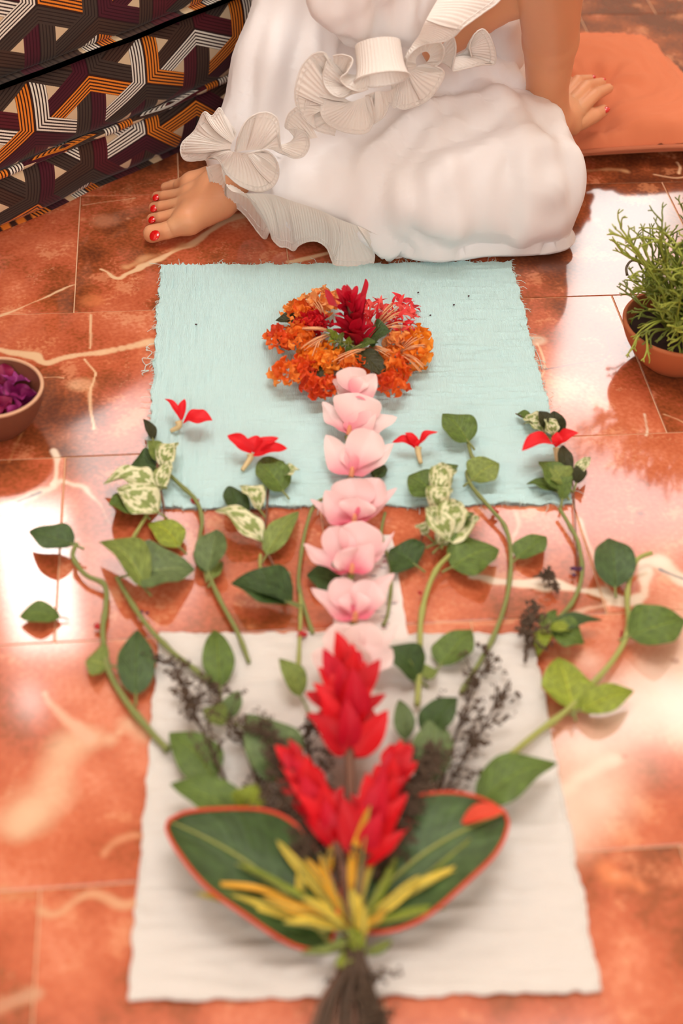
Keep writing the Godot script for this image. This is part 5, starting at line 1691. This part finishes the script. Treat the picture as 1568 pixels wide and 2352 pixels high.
func bowls() -> void:
	var clay := mat(rgb(178, 98, 56), 0.75)
	var o := thing("plant_bowl", "round terracotta bowl with dark soil at the right edge, holding the green plant", "bowl")
	var c := at(1562, 740, 0.047)
	c.y = 0
	var s := Shape.new()
	lathe(s, c, [[0.0, 0.001], [0.024, 0.0012], [0.030, 0.004], [0.041, 0.016], [0.050, 0.031], [0.0545, 0.044], [0.0545, 0.0475], [0.0525, 0.0485], [0.0508, 0.0465], [0.0475, 0.034], [0.0462, 0.030]])
	obj("body", s, clay, o)
	var e := Shape.new()
	lathe(e, c, [[0.0475, 0.032], [0.03, 0.035], [0.015, 0.037], [0.0, 0.038]], 40)
	var g := noise(220.0, 3, 2)
	for i in e.v.size():
		e.v[i].y += 0.003 * g.get_noise_2d(e.v[i].x, e.v[i].z)
	obj("soil", e, mat(rgb(52, 32, 26), 0.95), o)
	var plant := thing("potted_plant", "bushy green plant with fine forked stems growing out of the terracotta bowl", "plant")
	var greens := [mat(rgb(138, 148, 52), 0.55), mat(rgb(160, 170, 66), 0.55), mat(rgb(112, 124, 46), 0.55)]
	for i in 150:
		var a := rng.randf() * TAU
		var r := 0.034 * sqrt(rng.randf())
		var p := c + Vector3(cos(a) * r * 0.72 + 0.013, 0.036, sin(a) * r * 0.8 - 0.004)
		var lean := Vector3(cos(a) * r / 0.034, 0, sin(a) * r / 0.034)
		var tall := rng.randf_range(0.035, 0.075) * (1.2 - 0.5 * r / 0.034)
		var d := (Vector3.UP * 1.0 + lean * rng.randf_range(0.2, 0.8)).normalized()
		if i < 8:
			d = (Vector3.UP * 1.2 + Vector3(-0.5, 0, -0.15) * rng.randf_range(0.2, 1.0)).normalized()
			tall = rng.randf_range(0.07, 0.09)
		var droop := rng.randf_range(0.0, 0.03) if i % 4 else 0.05
		var sp := Shape.new()
		sprig(sp, p, d, tall, droop, 0.0014, 3)
		obj("sprig", sp, greens[i % 3], plant)
	var cu := Shape.new()
	cu.tube(trail([[1480, 610, 0.06], [1462, 600, 0.066], [1448, 600, 0.066], [1438, 615, 0.062], [1440, 632, 0.058]], 20), [0.0009, 0.0011, 0.0016], 6)
	tag(obj("curled_shoot", cu, mat(rgb(84, 70, 44), 0.6), plant), "brown curled shoot", "")

	var wood := mat(rgb(118, 66, 44), 0.6)
	o = thing("petal_bowl", "dark clay bowl with a pale rim at the left edge, filled with purple petals", "bowl")
	c = at(-14, 890, 0.046)
	c.y = 0
	s = Shape.new()
	lathe(s, c, [[0.0, 0.001], [0.018, 0.0012], [0.024, 0.004], [0.035, 0.018], [0.0415, 0.034], [0.0435, 0.0455]])
	lathe(s, c, [[0.0405, 0.0462], [0.037, 0.036], [0.030, 0.020], [0.015, 0.008], [0.0, 0.006]])
	obj("body", s, wood, o)
	s = Shape.new()
	lathe(s, c, [[0.0435, 0.0455], [0.0436, 0.0468], [0.0424, 0.0476], [0.041, 0.0474], [0.0403, 0.0460]])
	tag(obj("rim", s, mat(rgb(206, 160, 126), 0.6), o), "pale unglazed rim", "")
	var purple := [petal_mat(rgb(150, 40, 110)), petal_mat(rgb(120, 22, 84)), petal_mat(rgb(170, 66, 140)), petal_mat(rgb(136, 24, 70))]
	for i in 26:
		var a := i * 2.39996
		var r := 0.034 * sqrt((i + 0.5) / 26.0)
		var p := c + Vector3(cos(a) * r, 0.030 + rng.randf_range(0, 0.008), sin(a) * r)
		var t := a + rng.randf_range(-1.5, 1.5)
		var pl := thing("purple_petal", "crumpled purple petal lying in the bowl at the left edge", "petal", "purple petals in the bowl")
		var q := Shape.new()
		var half := Vector3(cos(t), rng.randf_range(-0.1, 0.9), sin(t)).normalized() * 0.011
		var b0 := p - half
		var b1 := p + half
		for z in [b0, b1]:
			pass
		blade(q, b0, b1, rng.randf_range(0.015, 0.021), 1, 0.5, 0.1, 0.22, rng.randf_range(-0.9, 0.9))
		var cx := Vector2(c.x, c.z)
		for k in q.v.size():
			var w := Vector2(q.v[k].x, q.v[k].z) - cx
			if w.length() > 0.0385:
				w = w.normalized() * 0.0385
				q.v[k].x = cx.x + w.x
				q.v[k].z = cx.y + w.y
			q.v[k].y = maxf(q.v[k].y, 0.024)
		obj("blade", q, purple[i % 4], pl)
		var vn := Shape.new()
		vn.tube(PackedVector3Array([q.v[5], q.v[5 + 11 * 8] + Vector3(0, 0.0004, 0), q.v[5 + 11 * 15]]), [0.0004], 4)
		obj("midrib", vn, purple[1], pl)


func sprig(s: Shape, p: Vector3, d: Vector3, length: float, droop: float, r: float, depth: int) -> void:
	var pts := [p]
	var q := p
	var dir := d
	for k in 3:
		dir = (dir + Vector3(rng.randf_range(-0.3, 0.3), -droop * 6.0 * k, rng.randf_range(-0.3, 0.3))).normalized()
		q += dir * length / 3.0
		q.y = maxf(q.y, 0.012)
		pts.append(q)
	s.tube(spline(pts, 7), [r, r * 0.8], 5)
	if depth > 0:
		for k in (3 if depth > 1 else 2):
			var b: Vector3 = pts[3] if k < 2 else pts[2]
			var nd := (dir + Vector3(rng.randf_range(-0.8, 0.8), rng.randf_range(-0.3, 0.4), rng.randf_range(-0.8, 0.8))).normalized()
			sprig(s, b, nd, length * 0.42, droop * 0.7, r * 0.8, depth - 1)


func specks() -> void:
	var m := mat(rgb(60, 30, 40), 0.8)
	for q in [[450, 745], [988, 724], [1076, 680], [944, 728], [1042, 700], [960, 672]]:
		var s := Shape.new()
		s.blob(at(q[0], q[1], 0.004), Vector3(0.0012, 0.0008, 0.0009), Basis(Vector3.UP, rng.randf() * TAU), 8, 6)
		tag(obj("crumb", s, m), "tiny dark crumb of dried flower lying on the turquoise cloth", "crumb", "crumbs on the turquoise cloth")


func _ready() -> void:
	rng.seed = 20240611
	camera_and_light()
	room()
	floor_tiles()
	sofa()
	cushion()
	person()
	leaf_materials()
	cloths()
	vines()
	pink_blossoms()
	orange_wreath()
	red_flowers()
	bouquet()
	bowls()
	specks()
